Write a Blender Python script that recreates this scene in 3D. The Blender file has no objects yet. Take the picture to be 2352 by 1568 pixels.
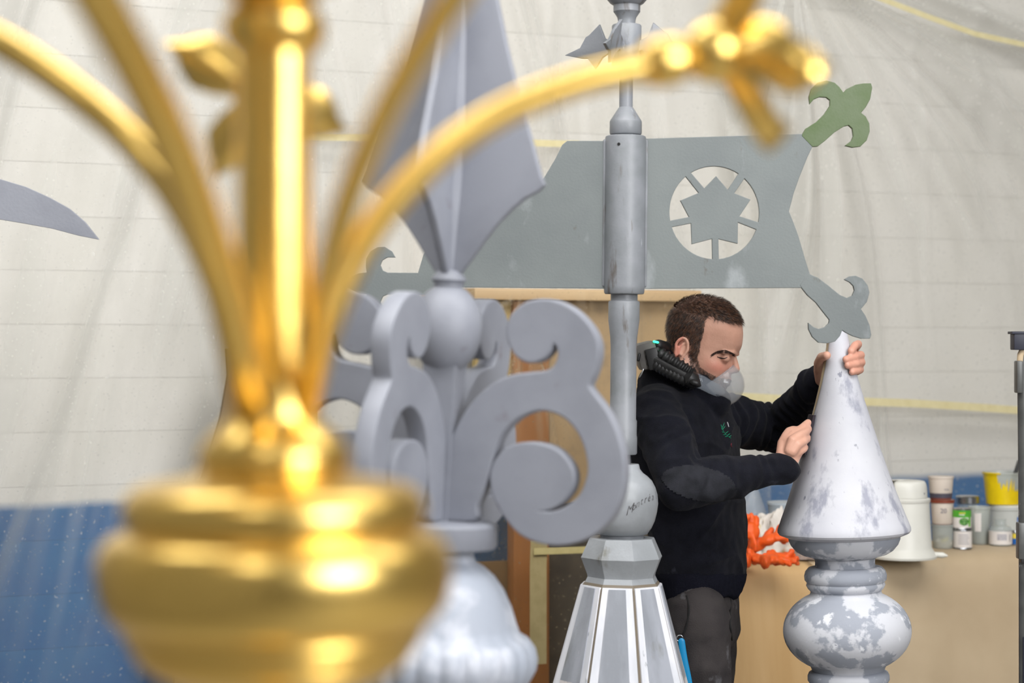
import bpy, bmesh, math, random
import numpy as np
from mathutils import Vector, Matrix, noise as mnoise
from mathutils.bvhtree import BVHTree

PI = math.pi
random.seed(7)
RNG = np.random.default_rng(11)
sc = bpy.context.scene
COL = sc.collection

# ------------------------------------------------------------------ camera
F = 70.0 / 36.0 * 2352.0          # focal length in photo pixels
CZ = 1.6
cam_d = bpy.data.cameras.new('camera')
cam = bpy.data.objects.new('camera', cam_d)
COL.objects.link(cam)
cam.location = (0, 0, CZ)
cam.rotation_euler = (PI / 2, 0, 0)
cam_d.lens = 70
cam_d.sensor_width = 36
cam_d.clip_end = 60
cam_d.dof.use_dof = True
cam_d.dof.focus_distance = 4.80
cam_d.dof.aperture_fstop = 2.8
sc.camera = cam

# ------------------------------------------------------------------ light
world = bpy.data.worlds.new('world')
sc.world = world
world.use_nodes = True
world.node_tree.nodes['Background'].inputs[0].default_value = (0.9, 0.93, 1.0, 1)
world.node_tree.nodes['Background'].inputs[1].default_value = 0.0


def area(name, loc, target, sx, sy, power, col=(1, 1, 1)):
    l = bpy.data.lights.new(name, 'AREA')
    l.shape = 'RECTANGLE'
    l.size, l.size_y = sx, sy
    l.energy = power
    l.color = col
    o = bpy.data.objects.new(name, l)
    COL.objects.link(o)
    o.location = loc
    o.rotation_euler = (Vector(target) - Vector(loc)).to_track_quat('-Z', 'Y').to_euler()
    return o


area('window_light', (3.3, -1.2, 3.0), (0.2, 4.6, 1.3), 2.4, 2.1, 235, (0.98, 0.985, 1.0))
area('skylight', (0.4, 2.9, 4.3), (0.3, 5.6, 0.4), 5.2, 2.4, 275, (1.0, 0.99, 0.97))
area('lamp_row', (-1.6, -0.4, 4.1), (-0.9, 5.0, 1.2), 2.6, 0.9, 75, (1.0, 0.97, 0.93))

sc.view_settings.view_transform = 'Standard'
sc.view_settings.look = 'None'
sc.view_settings.exposure = 0.03
sc.view_settings.gamma = 1.0
sc.view_settings.use_curve_mapping = False
sc.cycles.max_bounces = 5
sc.cycles.diffuse_bounces = 2
sc.cycles.glossy_bounces = 2
sc.cycles.transmission_bounces = 3
sc.cycles.transparent_max_bounces = 14
sc.cycles.use_light_tree = False
sc.cycles.caustics_reflective = False
sc.cycles.caustics_refractive = False
sc.cycles.adaptive_threshold = 0.03


# ------------------------------------------------------------------ helpers
def W(x, y, d):
    """photo pixel at depth d -> point in the room"""
    return Vector(((x - 1176.0) / F * d, d, CZ - (y - 784.0) / F * d))


def srgb(r, g, b):
    f = lambda c: (c / 255 / 12.92) if c / 255 <= 0.04045 else ((c / 255 + 0.055) / 1.055) ** 2.4
    return (f(r), f(g), f(b), 1.0)


class MB:
    def __init__(s):
        s.v, s.f = [], []

    def add(s, v, f, M=None):
        n = len(s.v)
        if M is not None:
            v = [M @ Vector(p) for p in v]
        s.v += [tuple(p) for p in v]
        s.f += [tuple(i + n for i in q) for q in f]
        return s

    def lathe(s, prof, seg=64, M=None, rot=0.0, rfun=None, cap=True):
        v, f = [], []
        m = len(prof)
        for (r, z) in prof:
            for k in range(seg):
                a = 2 * PI * k / seg + rot
                rr = max(r, 1e-5) * (rfun(a, z) if rfun else 1)
                v.append((rr * math.cos(a), rr * math.sin(a), z))
        for i in range(m - 1):
            for k in range(seg):
                k2 = (k + 1) % seg
                f.append((i * seg + k, i * seg + k2, (i + 1) * seg + k2, (i + 1) * seg + k))
        if prof[0][1] > prof[-1][1]:
            f = [q[::-1] for q in f]
        up = prof[-1][1] >= prof[0][1]
        if cap:
            b0 = tuple(range(seg)); b1 = tuple(range((m - 1) * seg, m * seg))
            f.append(b0[::-1] if up else b0)
            f.append(b1 if up else b1[::-1])
        return s.add(v, f, M)

    def tube(s, pts, radii, seg=16, ell=(1, 1), up=None, caps=3):
        """tube along pts; closed with rounded caps"""
        pts = [Vector(p) for p in pts]
        n = len(pts)
        if not hasattr(radii, '__len__'):
            radii = [radii] * n
        T = []
        for i in range(n):
            t = pts[min(i + 1, n - 1)] - pts[max(i - 1, 0)]
            T.append(t.normalized())
        ref = Vector(up) if up is not None else (Vector((0, 0, 1)) if abs(T[0].z) < .9 else Vector((0, 1, 0)))
        rings = []
        a = (ref - T[0] * ref.dot(T[0])).normalized()
        for i in range(n):
            base = ref if up is not None else a
            a = (base - T[i] * base.dot(T[i])).normalized()
            b = T[i].cross(a)
            rings.append((pts[i], a, b, radii[i], T[i]))
        full = []
        if caps:
            p, A, B, r, t = rings[0]
            for k in range(caps):
                th = PI / 2 * (1 - k / caps)
                th = min(th, PI / 2 - 0.12)
                full.append((p - t * (r * math.sin(th)), A, B, r * math.cos(th)))
        full += [(p, A, B, r) for p, A, B, r, t in rings]
        if caps:
            p, A, B, r, t = rings[-1]
            for k in range(1, caps + 1):
                th = min(PI / 2 * k / caps, PI / 2 - 0.12)
                full.append((p + t * (r * math.sin(th)), A, B, r * math.cos(th)))
        v, f = [], []
        for p, A, B, r in full:
            for k in range(seg):
                an = 2 * PI * k / seg
                v.append(p + A * (r * ell[0] * math.cos(an)) + B * (r * ell[1] * math.sin(an)))
        m = len(full)
        for i in range(m - 1):
            for k in range(seg):
                k2 = (k + 1) % seg
                f.append((i * seg + k, i * seg + k2, (i + 1) * seg + k2, (i + 1) * seg + k))
        f.append(tuple(range(seg))[::-1])
        f.append(tuple(range((m - 1) * seg, m * seg)))
        return s.add(v, f)

    def ellipsoid(s, c, r, M=None, seg=24, rings=16):
        v, f = [], []
        for i in range(1, rings):
            th = PI * i / rings
            for k in range(seg):
                a = 2 * PI * k / seg
                v.append((r[0] * math.sin(th) * math.cos(a), r[1] * math.sin(th) * math.sin(a), r[2] * math.cos(th)))
        v.append((0, 0, r[2])); v.append((0, 0, -r[2]))
        t, b = len(v) - 2, len(v) - 1
        for i in range(rings - 2):
            for k in range(seg):
                k2 = (k + 1) % seg
                f.append((i * seg + k, (i + 1) * seg + k, (i + 1) * seg + k2, i * seg + k2))
        for k in range(seg):
            k2 = (k + 1) % seg
            f.append((t, k, k2))
            f.append((b, (rings - 2) * seg + k2, (rings - 2) * seg + k))
        MM = Matrix.Translation(Vector(c))
        if M is not None:
            MM = MM @ M
        return s.add(v, f, MM)

    def box(s, c, h, M=None, bev=0.0):
        bm = bmesh.new()
        bmesh.ops.create_cube(bm, size=2.0)
        for v in bm.verts:
            v.co = Vector((v.co.x * h[0], v.co.y * h[1], v.co.z * h[2]))
        if bev > 0:
            bmesh.ops.bevel(bm, geom=bm.edges[:], offset=min(bev, min(h) * .95), segments=2, affect='EDGES', profile=0.6)
        bm.verts.index_update()
        v = [Vector(c) + (M.to_3x3() @ w.co if M is not None else w.co) for w in bm.verts]
        f = [tuple(w.index for w in q.verts) for q in bm.faces]
        bm.free()
        return s.add(v, f)

    def mesh(s, name='mesh'):
        me = bpy.data.meshes.new(name)
        me.from_pydata([tuple(p) for p in s.v], [], s.f)
        me.update()
        return me


def mk(name, me, mat, parent=None, angle=35):
    if isinstance(me, MB):
        me = me.mesh(name)
    o = bpy.data.objects.new(name, me)
    COL.objects.link(o)
    if mat is not None:
        me.materials.clear()
        me.materials.append(mat)
    if angle is not None and len(me.polygons):
        me.polygons.foreach_set('use_smooth', [True] * len(me.polygons))
        if angle < 180:
            me.set_sharp_from_angle(angle=math.radians(angle))
    if parent is not None:
        o.parent = parent
    return o


def root(name, loc, label, cat, group=None, rot=(0, 0, 0)):
    o = bpy.data.objects.new(name, None)
    COL.objects.link(o)
    o.empty_display_size = 0.05
    o.location = loc
    o.rotation_euler = rot
    return tag(o, label, cat, group)


def tag(o, label, cat, group=None):
    o['label'] = label
    o['category'] = cat
    if group:
        o['group'] = group
    return o


def struct(o):
    o['kind'] = 'structure'
    return o


def rmat(o):
    return Matrix.Translation(o.location) @ o.rotation_euler.to_matrix().to_4x4()


def world_part(name, mb, mat, parent, angle=35):
    """a part whose geometry was written in room coordinates"""
    inv = rmat(parent).inverted()
    me = mb.mesh(name) if isinstance(mb, MB) else mb
    me.transform(inv)
    return mk(name, me, mat, parent, angle)


def bake(o):
    dg = bpy.context.evaluated_depsgraph_get()
    dg.update()
    me = bpy.data.meshes.new_from_object(o.evaluated_get(dg))
    data = o.data
    bpy.data.objects.remove(o)
    return me


def remesh(mb, voxel, it=3, fac=0.5):
    o = mk('tmp', mb, None)
    m = o.modifiers.new('r', 'REMESH'); m.mode = 'VOXEL'; m.voxel_size = voxel
    if it:
        s = o.modifiers.new('s', 'SMOOTH'); s.iterations = it; s.factor = fac
    return bake(o)


def plate(outline, holes, thick, bev=0.0):
    """flat sheet cut to an outline with holes, in the local XZ plane, thickness along Y"""
    cu = bpy.data.curves.new('c', 'CURVE')
    cu.dimensions = '2D'
    cu.fill_mode = 'BOTH'
    cu.extrude = thick / 2 - bev
    cu.bevel_depth = bev
    cu.bevel_resolution = 1
    for loop in [outline] + list(holes):
        sp = cu.splines.new('POLY')
        sp.points.add(len(loop) - 1)
        for p, q in zip(sp.points, loop):
            p.co = (q[0], q[1], 0, 1)
        sp.use_cyclic_u = True
    o = bpy.data.objects.new('tmp', cu)
    COL.objects.link(o)
    me = bake(o)
    me.transform(Matrix.Rotation(PI / 2, 4, 'X'))
    return me


def smooth_loop(pts, n=4, closed=True):
    """Catmull-Rom through pts"""
    P = [Vector(p) for p in pts]
    out = []
    N = len(P)
    for i in range(N if closed else N - 1):
        p0 = P[(i - 1) % N] if closed else P[max(i - 1, 0)]
        p1 = P[i]; p2 = P[(i + 1) % N]
        p3 = P[(i + 2) % N] if closed else P[min(i + 2, N - 1)]
        for k in range(n):
            t = k / n
            out.append(0.5 * ((2 * p1) + (p2 - p0) * t + (2 * p0 - 5 * p1 + 4 * p2 - p3) * t * t + (3 * p1 - p0 - 3 * p2 + p3) * t ** 3))
    if not closed:
        out.append(P[-1])
    return out


def interp(xs, ys, x):
    return float(np.interp(x, xs, ys))


# ------------------------------------------------------------------ materials
def nt(name):
    m = bpy.data.materials.new(name)
    m.use_nodes = True
    t = m.node_tree
    return m, t, t.nodes['Principled BSDF'], t.nodes['Material Output']


def N(t, typ, **kw):
    n = t.nodes.new(typ)
    for k, v in kw.items():
        setattr(n, k, v)
    return n


def noise_fac(t, scale, lo, hi, detail=4, rough=0.55, coord='Object', stretch=None, dist=0.0):
    tc = N(t, 'ShaderNodeTexCoord')
    src = tc.outputs[coord]
    if stretch:
        mp = N(t, 'ShaderNodeMapping')
        mp.inputs['Scale'].default_value = stretch
        t.links.new(src, mp.inputs[0]); src = mp.outputs[0]
    nz = N(t, 'ShaderNodeTexNoise')
    nz.inputs['Scale'].default_value = scale
    nz.inputs['Detail'].default_value = detail
    nz.inputs['Roughness'].default_value = rough
    nz.inputs['Distortion'].default_value = dist
    t.links.new(src, nz.inputs['Vector'])
    mr = N(t, 'ShaderNodeMapRange')
    mr.inputs['From Min'].default_value = lo
    mr.inputs['From Max'].default_value = hi
    t.links.new(nz.outputs['Fac'], mr.inputs['Value'])
    return mr.outputs['Result']


def mixc(t, fac, a, b):
    n = N(t, 'ShaderNodeMix', data_type='RGBA')
    if hasattr(fac, 'links') or hasattr(fac, 'is_linked'):
        t.links.new(fac, n.inputs[0])
    else:
        n.inputs[0].default_value = fac
    for i, c in ((6, a), (7, b)):
        if hasattr(c, 'is_linked'):
            t.links.new(c, n.inputs[i])
        else:
            n.inputs[i].default_value = c
    return n.outputs[2]


def pmat(name, c1, c2=None, scale=8, lo=.4, hi=.65, rough=.5, metal=0.0, bump=0.0, bscale=120, detail=4,
         stains=(), coord='Object', stretch=None, bstretch=None, spec=0.5, sheen=0.0, sss=0.0, rough2=None):
    m, t, p, out = nt(name)
    col = c1
    if c2 is not None:
        f = noise_fac(t, scale, lo, hi, detail, coord=coord, stretch=stretch)
        col = mixc(t, f, c1, c2)
    for (cs, sscale, slo, shi, sst) in stains:
        f = noise_fac(t, sscale, slo, shi, 5, 0.6, coord=coord, stretch=sst)
        col = mixc(t, f, col, cs)
    if hasattr(col, 'is_linked'):
        t.links.new(col, p.inputs['Base Color'])
    else:
        p.inputs['Base Color'].default_value = col
    p.inputs['Roughness'].default_value = rough
    p.inputs['Metallic'].default_value = metal
    p.inputs['Specular IOR Level'].default_value = spec
    p.inputs['Sheen Weight'].default_value = sheen
    if sss:
        p.inputs['Subsurface Weight'].default_value = sss
        p.inputs['Subsurface Radius'].default_value = (0.012, 0.004, 0.002)
        p.inputs['Subsurface Scale'].default_value = 1.0
    if bump:
        f = noise_fac(t, bscale, 0, 1, 3, coord=coord, stretch=bstretch)
        b = N(t, 'ShaderNodeBump')
        b.inputs['Strength'].default_value = bump
        b.inputs['Distance'].default_value = 0.01
        t.links.new(f, b.inputs['Height'])
        t.links.new(b.outputs[0], p.inputs['Normal'])
    return m


def clear_mat(name, tint, fac, rough=0.2, ior=1.45):
    """thin clear or milky plastic: part see-through, part tinted sheen"""
    m, t, p, out = nt(name)
    p.inputs['Base Color'].default_value = tint
    p.inputs['Roughness'].default_value = rough
    tr = N(t, 'ShaderNodeBsdfTransparent')
    tr.inputs[0].default_value = (0.97, 0.97, 0.96, 1)
    mx = N(t, 'ShaderNodeMixShader')
    mx.inputs[0].default_value = fac
    t.links.new(tr.outputs[0], mx.inputs[1])
    t.links.new(p.outputs[0], mx.inputs[2])
    t.links.new(mx.outputs[0], out.inputs[0])
    return m


GOLD = pmat('gilding', (1.0, 0.70, 0.21, 1), (0.99, 0.65, 0.17, 1), 6, rough=.30, metal=1.0, bump=.03, bscale=60)
GREY_F = pmat('lilac_grey_primer', srgb(145, 148, 158), srgb(134, 137, 147), 7, rough=.5, bump=.06, bscale=150,
              stains=((srgb(118, 112, 118), 16, .66, .78, None),))
GREY_V = pmat('grey_primer_sheet', srgb(110, 116, 116), srgb(101, 107, 108), 4, rough=.5, bump=.05, bscale=200,
              stains=((srgb(146, 151, 154), 10, .60, .78, (1, 1, .5)), (srgb(86, 80, 72), 24, .66, .76, (1, 1, .6))))
GREY_P = pmat('grey_primer_pole', srgb(132, 135, 141), srgb(117, 121, 125), 12, rough=.42, bump=.05, bscale=150,
              stains=((srgb(92, 86, 82), 26, .60, .72, (1.6, 1.6, .3)), (srgb(182, 185, 192), 30, .68, .78, (1.5, 1.5, .4))))
GREY_PW = pmat('worn_pole_base', srgb(140, 144, 148), srgb(158, 162, 168), 9, rough=.4, bump=.05, bscale=150,
               stains=((srgb(112, 112, 106), 14, .62, .74, (1.2, 1.2, .6)),))
GREEN_V = pmat('green_stained_sheet', srgb(68, 88, 42), srgb(84, 98, 68), 9, .35, .6, rough=.5, bump=.05, bscale=200,
               stains=((srgb(105, 140, 55), 7, .62, .72, None), (srgb(210, 205, 60), 60, .80, .84, None)))
PATCHY = pmat('patchy_filler', srgb(156, 161, 172), srgb(202, 204, 211), 13, .485, .53, rough=.7, spec=.3, bump=.08, bscale=60, detail=9,
              stains=((srgb(222, 224, 230), 20, .60, .66, None), (srgb(150, 155, 166), 40, .69, .73, None)))
PATCHY_B = pmat('patchy_dome_filler', srgb(168, 175, 188), srgb(215, 218, 228), 8, .45, .62, rough=.5, bump=.05, bscale=90, detail=5)
CONEM = pmat('white_filler', srgb(204, 205, 212), srgb(194, 195, 204), 6, rough=.6, bump=.05, bscale=60,
             stains=((srgb(156, 158, 172), 15, .545, .64, (1, 1, .55)), (srgb(140, 142, 156), 60, .66, .72, (1, 1, .5))))
WHITE_E = pmat('white_filler_edge', srgb(224, 225, 232), srgb(205, 208, 216), 20, rough=.45, stretch=(1, 1, .2),
               stains=((srgb(150, 155, 162), 34, .66, .70, (1, 1, .3)),))
FACET = pmat('sanded_facet', srgb(142, 146, 154), srgb(164, 168, 178), 9, rough=.35, stretch=(2, 2, .25), bump=.05, bscale=60,
             stains=((srgb(120, 122, 116), 12, .6, .75, (1, 1, .3)), (srgb(215, 215, 220), 18, .66, .74, (1.6, 1.6, .3))))
FACET_LO = pmat('filler_foot', srgb(205, 200, 200), srgb(160, 162, 166), 22, .5, .58, rough=.5, detail=6)
GROOVE = pmat('groove_brown', srgb(112, 102, 88), rough=.6)
SKIN_COL = srgb(204, 148, 124)
NAVY = pmat('navy_fleece', srgb(24, 25, 33), srgb(18, 19, 26), 30, rough=.95, bump=.35, bscale=420, spec=.12, sheen=.035,
            stains=((srgb(70, 72, 84), 9, .70, .84, None), (srgb(110, 112, 122), 170, .77, .80, None)))
RIBBED = pmat('navy_rib_knit', srgb(22, 23, 33), rough=.95, bump=.4, bscale=300, spec=.1)
PATCHM = pmat('elbow_patch_cloth', srgb(38, 39, 45), srgb(30, 31, 36), 40, rough=.85, bump=.3, bscale=500, spec=.2)
TROUS = pmat('dusty_work_trousers', srgb(62, 58, 58), srgb(50, 47, 48), 14, rough=.9, bump=.25, bscale=350, spec=.15,
             stains=((srgb(128, 128, 134), 9, .60, .78, None), (srgb(160, 160, 166), 26, .70, .80, None)))
SEAM = pmat('dark_seam', srgb(20, 19, 20), rough=.9)
HAIR = pmat('brown_hair', srgb(38, 25, 19), srgb(104, 69, 48), 130, .42, .66, rough=.5, spec=.4)
BEARD = pmat('dark_beard', srgb(62, 46, 38), rough=.6)
BROW = pmat('eyebrow_hair', srgb(58, 38, 30), rough=.7)
LASH = pmat('eyelash', srgb(34, 22, 20), rough=.6)
BLACKP = pmat('black_plastic', srgb(34, 34, 35), srgb(26, 26, 27), 30, rough=.45)
DGREYP = pmat('grey_plastic_housing', srgb(104, 102, 98), srgb(92, 90, 88), 20, rough=.5)
PAD = pmat('sanding_pad', srgb(52, 44, 52), srgb(38, 34, 40), 40, rough=.9)
STEEL = pmat('steel', srgb(176, 178, 182), rough=.25, metal=1.0)
BLUEP = pmat('blue_plastic', srgb(10, 132, 186), rough=.4)
TAPE = pmat('masking_tape', srgb(214, 200, 142), srgb(204, 190, 132), 30, rough=.6)
TAPE2 = pmat('pale_masking_tape', srgb(228, 217, 172), srgb(220, 208, 160), 30, rough=.6)
TAPE3 = pmat('tan_masking_tape', srgb(186, 170, 124), srgb(176, 160, 114), 30, rough=.6)
KRAFT = pmat('kraft_paper', srgb(198, 178, 148), srgb(186, 165, 135), 3, rough=.6, bump=.05, bscale=25,
             stains=((srgb(160, 148, 128), 2.4, .60, .85, None),))
PLY = pmat('plywood', srgb(200, 164, 112), srgb(184, 146, 94), 5, rough=.6, stretch=(1, 1, .2))
PINE = pmat('pale_pine', srgb(206, 178, 138), srgb(192, 162, 122), 6, rough=.55, stretch=(.2, 1, 1))
OAK = pmat('orange_wood_post', srgb(168, 108, 54), srgb(148, 92, 42), 6, rough=.55, stretch=(1, 1, .15))
DARKW = pmat('dark_dusty_panel', srgb(36, 31, 27), srgb(58, 50, 42), 14, rough=.7, detail=6,
             stains=((srgb(120, 108, 92), 34, .64, .72, None),))
BOARD = pmat('dusty_brown_board', srgb(118, 98, 72), srgb(140, 120, 94), 5, rough=.75, stretch=(1, 1, .3),
             stains=((srgb(104, 96, 90), 9, .55, .72, None),))
WHITEP = pmat('white_plastic', srgb(224, 223, 215), srgb(214, 213, 205), 4, rough=.4)
BEIGEP = pmat('beige_plastic', srgb(218, 206, 194), srgb(208, 196, 184), 12, rough=.45)
SLATE = pmat('slate_paint', srgb(76, 72, 84), rough=.5)
RUST = pmat('rust_paint', srgb(126, 56, 36), rough=.5)
INK = pmat('ink', srgb(78, 76, 100), rough=.6)
DINK = pmat('worn_black_marker', srgb(52, 48, 50), srgb(104, 104, 108), 90, rough=.6)
GREENL = pmat('green_label', srgb(70, 160, 48), srgb(110, 190, 50), 16, rough=.4)
PEAS = pmat('dark_green_print', srgb(46, 110, 44), srgb(120, 170, 90), 180, rough=.4)
WLABEL = pmat('white_label', srgb(222, 216, 212), rough=.45)
YELL = pmat('yellow_paint', srgb(236, 206, 12), srgb(222, 190, 10), 20, rough=.35, stains=((srgb(150, 128, 20), 60, .70, .74, None),))
BLUEL = pmat('blue_label', srgb(30, 96, 172), rough=.4)
YLABEL = pmat('yellow_label', srgb(228, 206, 70), rough=.4)
CLEAR = clear_mat('clear_tub', srgb(200, 204, 196), .42, .25)
CLEAR_G = clear_mat('glass', srgb(190, 200, 200), .30, .05)
CLEAR_W = clear_mat('milky_tub', srgb(216, 218, 212), .72, .35)
MILKY_B = clear_mat('milky_bucket', srgb(196, 206, 214), .75, .3)
MASKM = clear_mat('clear_mask_silicone', srgb(206, 208, 214), .27, .10)
MASKARM = clear_mat('clear_mask_arm', srgb(192, 202, 216), .17, .06)
BAGM = clear_mat('clear_bag', srgb(214, 220, 226), .25, .2)
ORANGE = pmat('orange_rubber', srgb(240, 96, 24), srgb(226, 84, 18), 12, rough=.55, stains=((srgb(190, 120, 50), 40, .60, .75, None),))
RAG = pmat('stained_rag', srgb(226, 220, 212), srgb(214, 206, 198), 20, rough=.9,
           stains=((srgb(206, 178, 92), 14, .58, .68, None), (srgb(214, 168, 164), 12, .62, .72, None)))
GREYR = pmat('taupe_rag', srgb(150, 132, 122), rough=.9)
FRAMEM = pmat('worn_grey_steel', srgb(94, 95, 94), srgb(80, 81, 80), 20, rough=.4, metal=.4, stains=((srgb(180, 180, 176), 44, .66, .70, (1, 1, .5)),))
NAVYP = pmat('dark_navy_plastic', srgb(36, 38, 52), rough=.5)


def wall_mat():
    m, t, p, out = nt('painted_blockwork')
    g = N(t, 'ShaderNodeNewGeometry')
    sp = N(t, 'ShaderNodeSeparateXYZ')
    t.links.new(g.outputs['Position'], sp.inputs[0])
    nz = noise_fac(t, 3.0, 0, 1, 3)
    ma = N(t, 'ShaderNodeMath', operation='MULTIPLY_ADD')
    t.links.new(nz, ma.inputs[0]); ma.inputs[1].default_value = 0.03
    t.links.new(sp.outputs['Z'], ma.inputs[2])
    mr = N(t, 'ShaderNodeMapRange')
    mr.inputs['From Min'].default_value = 1.105
    mr.inputs['From Max'].default_value = 1.135
    t.links.new(ma.outputs[0], mr.inputs['Value'])
    f2 = noise_fac(t, 2.0, .4, .7, 4)
    white = mixc(t, f2, srgb(227, 225, 220), srgb(219, 217, 210))
    blue = mixc(t, noise_fac(t, 5.0, .4, .65, 4), srgb(0, 88, 148), srgb(10, 98, 154))
    col = mixc(t, mr.outputs[0], blue, white)
    sp2 = noise_fac(t, 26, .74, .80, 4)
    col = mixc(t, sp2, col, srgb(168, 160, 146))
    t.links.new(col, p.inputs['Base Color'])
    p.inputs['Roughness'].default_value = .6
    return m


WALLM = wall_mat()
JOINTM = pmat('wall_joint', srgb(222, 218, 206), rough=.8)
SIDEW = pmat('workshop_wall', srgb(140, 137, 131), srgb(128, 125, 119), 2, rough=.8)
CEILM = pmat('workshop_ceiling', srgb(150, 149, 145), rough=.8)
FLOORM = pmat('concrete_floor', srgb(158, 154, 147), srgb(140, 136, 129), 3, rough=.6, stains=((srgb(150, 148, 144), 8, .62, .74, None),))


def film_mat(name, tint, lo, hi, scale, specks=0.0, rough=.28):
    m, t, p, out = nt(name)
    p.inputs['Base Color'].default_value = tint
    p.inputs['Roughness'].default_value = rough
    tl = N(t, 'ShaderNodeBsdfTranslucent')
    tl.inputs[0].default_value = tint
    m1 = N(t, 'ShaderNodeMixShader'); m1.inputs[0].default_value = .35
    t.links.new(p.outputs[0], m1.inputs[1]); t.links.new(tl.outputs[0], m1.inputs[2])
    tr = N(t, 'ShaderNodeBsdfTransparent')
    tr.inputs[0].default_value = (.99, .985, .975, 1)
    at = N(t, 'ShaderNodeAttribute', attribute_name='doubling')     # dust veil and folds, written per vertex by sheet()
    mr = N(t, 'ShaderNodeMapRange')
    mr.inputs['To Min'].default_value = lo; mr.inputs['To Max'].default_value = hi
    mr.inputs['From Max'].default_value = .5
    mr.clamp = False
    t.links.new(at.outputs['Fac'], mr.inputs['Value'])
    fac = mr.outputs[0]
    if specks:
        s = noise_fac(t, 120, .745, .82, 0)
        mx = N(t, 'ShaderNodeMath', operation='MULTIPLY_ADD', use_clamp=True)
        t.links.new(s, mx.inputs[0]); mx.inputs[1].default_value = specks
        t.links.new(fac, mx.inputs[2])
        fac = mx.outputs[0]
    m2 = N(t, 'ShaderNodeMixShader')
    t.links.new(fac, m2.inputs[0])
    t.links.new(tr.outputs[0], m2.inputs[1]); t.links.new(m1.outputs[0], m2.inputs[2])
    t.links.new(m2.outputs[0], out.inputs[0])
    return m


FILM = film_mat('dusty_film', srgb(236, 235, 230), .08, .20, 2.2, .40)
FILM_C = film_mat('cabinet_film', srgb(206, 190, 160), .05, .15, 5, .30)

# ------------------------------------------------------------------ the room
SL = 0.45
AN = math.atan(SL)
O0 = Vector((0, 6.6385, 0))
UV = Vector((math.cos(AN), math.sin(AN), 0))
NI = Vector((math.sin(AN), -math.cos(AN), 0))
RW = Matrix(((UV.x, -NI.x, 0, 0), (UV.y, -NI.y, 0, 0), (0, 0, 1, 0), (0, 0, 0, 1)))   # local x along wall, y into wall


def wp(u, off, z):
    return O0 + UV * u + NI * off + Vector((0, 0, z))


def wall_uz(px, py, off=0.0):
    """where the sight line of a photo pixel meets the plane off in front of the wall"""
    o = O0 + NI * off
    dx = (px - 1176.0) / F
    d = (o.y - SL * o.x) / (1 - SL * dx)
    P = W(px, py, d)
    return (P - o).dot(UV), P.z


U0, U1, DEEP, ZC = -3.6, 4.4, 9.5, 4.6


def quadbox(name, c, h, mat):
    mb = MB().box((0, 0, 0), h)
    o = mk(name, mb, mat, None, 30)
    o.location = c
    o.rotation_euler = (0, 0, AN)
    return struct(o)


uc, ul = (U0 + U1) / 2, (U1 - U0) / 2
quadbox('floor', wp(uc, DEEP / 2, -.05), (ul, DEEP / 2, .05), FLOORM)
quadbox('ceiling', wp(uc, DEEP / 2, ZC + .05), (ul, DEEP / 2, .05), CEILM)
quadbox('wall_left', wp(U0 - .05, DEEP / 2, ZC / 2), (.05, DEEP / 2, ZC / 2), SIDEW)
quadbox('wall_right', wp(U1 + .05, DEEP / 2, ZC / 2), (.05, DEEP / 2, ZC / 2), SIDEW)
quadbox('wall_front', wp(uc, DEEP + .05, ZC / 2), (ul, .05, ZC / 2), pmat('dark_workshop_wall', srgb(136, 130, 122), srgb(122, 117, 110), 2, rough=.8))
wb = quadbox('wall_back', wp(uc, -.08, ZC / 2), (ul, .06, ZC / 2), JOINTM)
# painted block courses of the back wall, joints a few millimetres deep
CH = 0.163
zz = 2.141 - 13 * CH
course = None
while zz < ZC:
    lo_, hi_ = max(zz, 0), min(zz + CH, ZC)
    if hi_ - lo_ > .02:
        h = (hi_ - lo_) / 2 - .0003
        if course is None or abs(h - course[1]) > 1e-4:
            me = MB().box((0, 0, 0), (ul, .011, h), bev=.0007).mesh('block_course')
            course = (me, h)
        c = mk('block_course', course[0], WALLM, wb, None)
        c.location = (0, -.069, (lo_ + hi_) / 2 - ZC / 2)
    zz += CH

# ------------------------------------------------------------------ plastic sheets on the wall


def ridge(x):
    return 1 / (1 + (x) ** 2 * 4)


def sheet(name, uz0, uz1, fn, mat, label, nu=220, nv=180, edge=None):
    (u0, z0), (u1, z1) = uz0, uz1
    us = np.linspace(u0, u1, nu); zs = np.linspace(z0, z1, nv)
    Ug, Zg = np.meshgrid(us, zs)
    if edge is not None:
        e = np.array([edge(z) for z in zs])[:, None]
        Ug = u0 + (Ug - u0) / (u1 - u0) * (e - u0)
    D = fn(Ug, Zg)
    c = wp((u0 + u1) / 2, 0.02, z0)
    v = [tuple((wp(Ug[j, i], D[j, i], Zg[j, i]) - c)) for j in range(nv) for i in range(nu)]
    f = [(j * nu + i, j * nu + i + 1, (j + 1) * nu + i + 1, (j + 1) * nu + i) for j in range(nv - 1) for i in range(nu - 1)]
    me = bpy.data.meshes.new(name)
    me.from_pydata(v, [], f)
    # where the sheet is folded it lies double: more milky there
    at = me.attributes.new('doubling', 'FLOAT', 'POINT')
    gu = np.gradient(D, axis=1) / ((u1 - u0) / nu); gv = np.gradient(D, axis=0) / ((z1 - z0) / nv)
    veil = .25 + .12 * np.sin(Ug * 5.1 + 1.3 * np.sin(Zg * 1.9)) + .10 * np.sin(Ug * 11.3 + Zg * 2.1 + 2 * np.sin(Ug * 2.3 + Zg)) + .06 * np.sin(Ug * 23 - Zg * 4 + np.sin(Zg * 5))
    at.data.foreach_set('value', (np.clip(veil, 0, .5) + np.clip(np.hypot(gu, gv) * 1.1 - .12, 0, 1) * 1.6).ravel().astype(np.float32))
    o = mk(name, me, mat, None, 180)
    o.location = c
    return tag(o, label, 'plastic sheet')


rs = np.random.default_rng(5)


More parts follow.
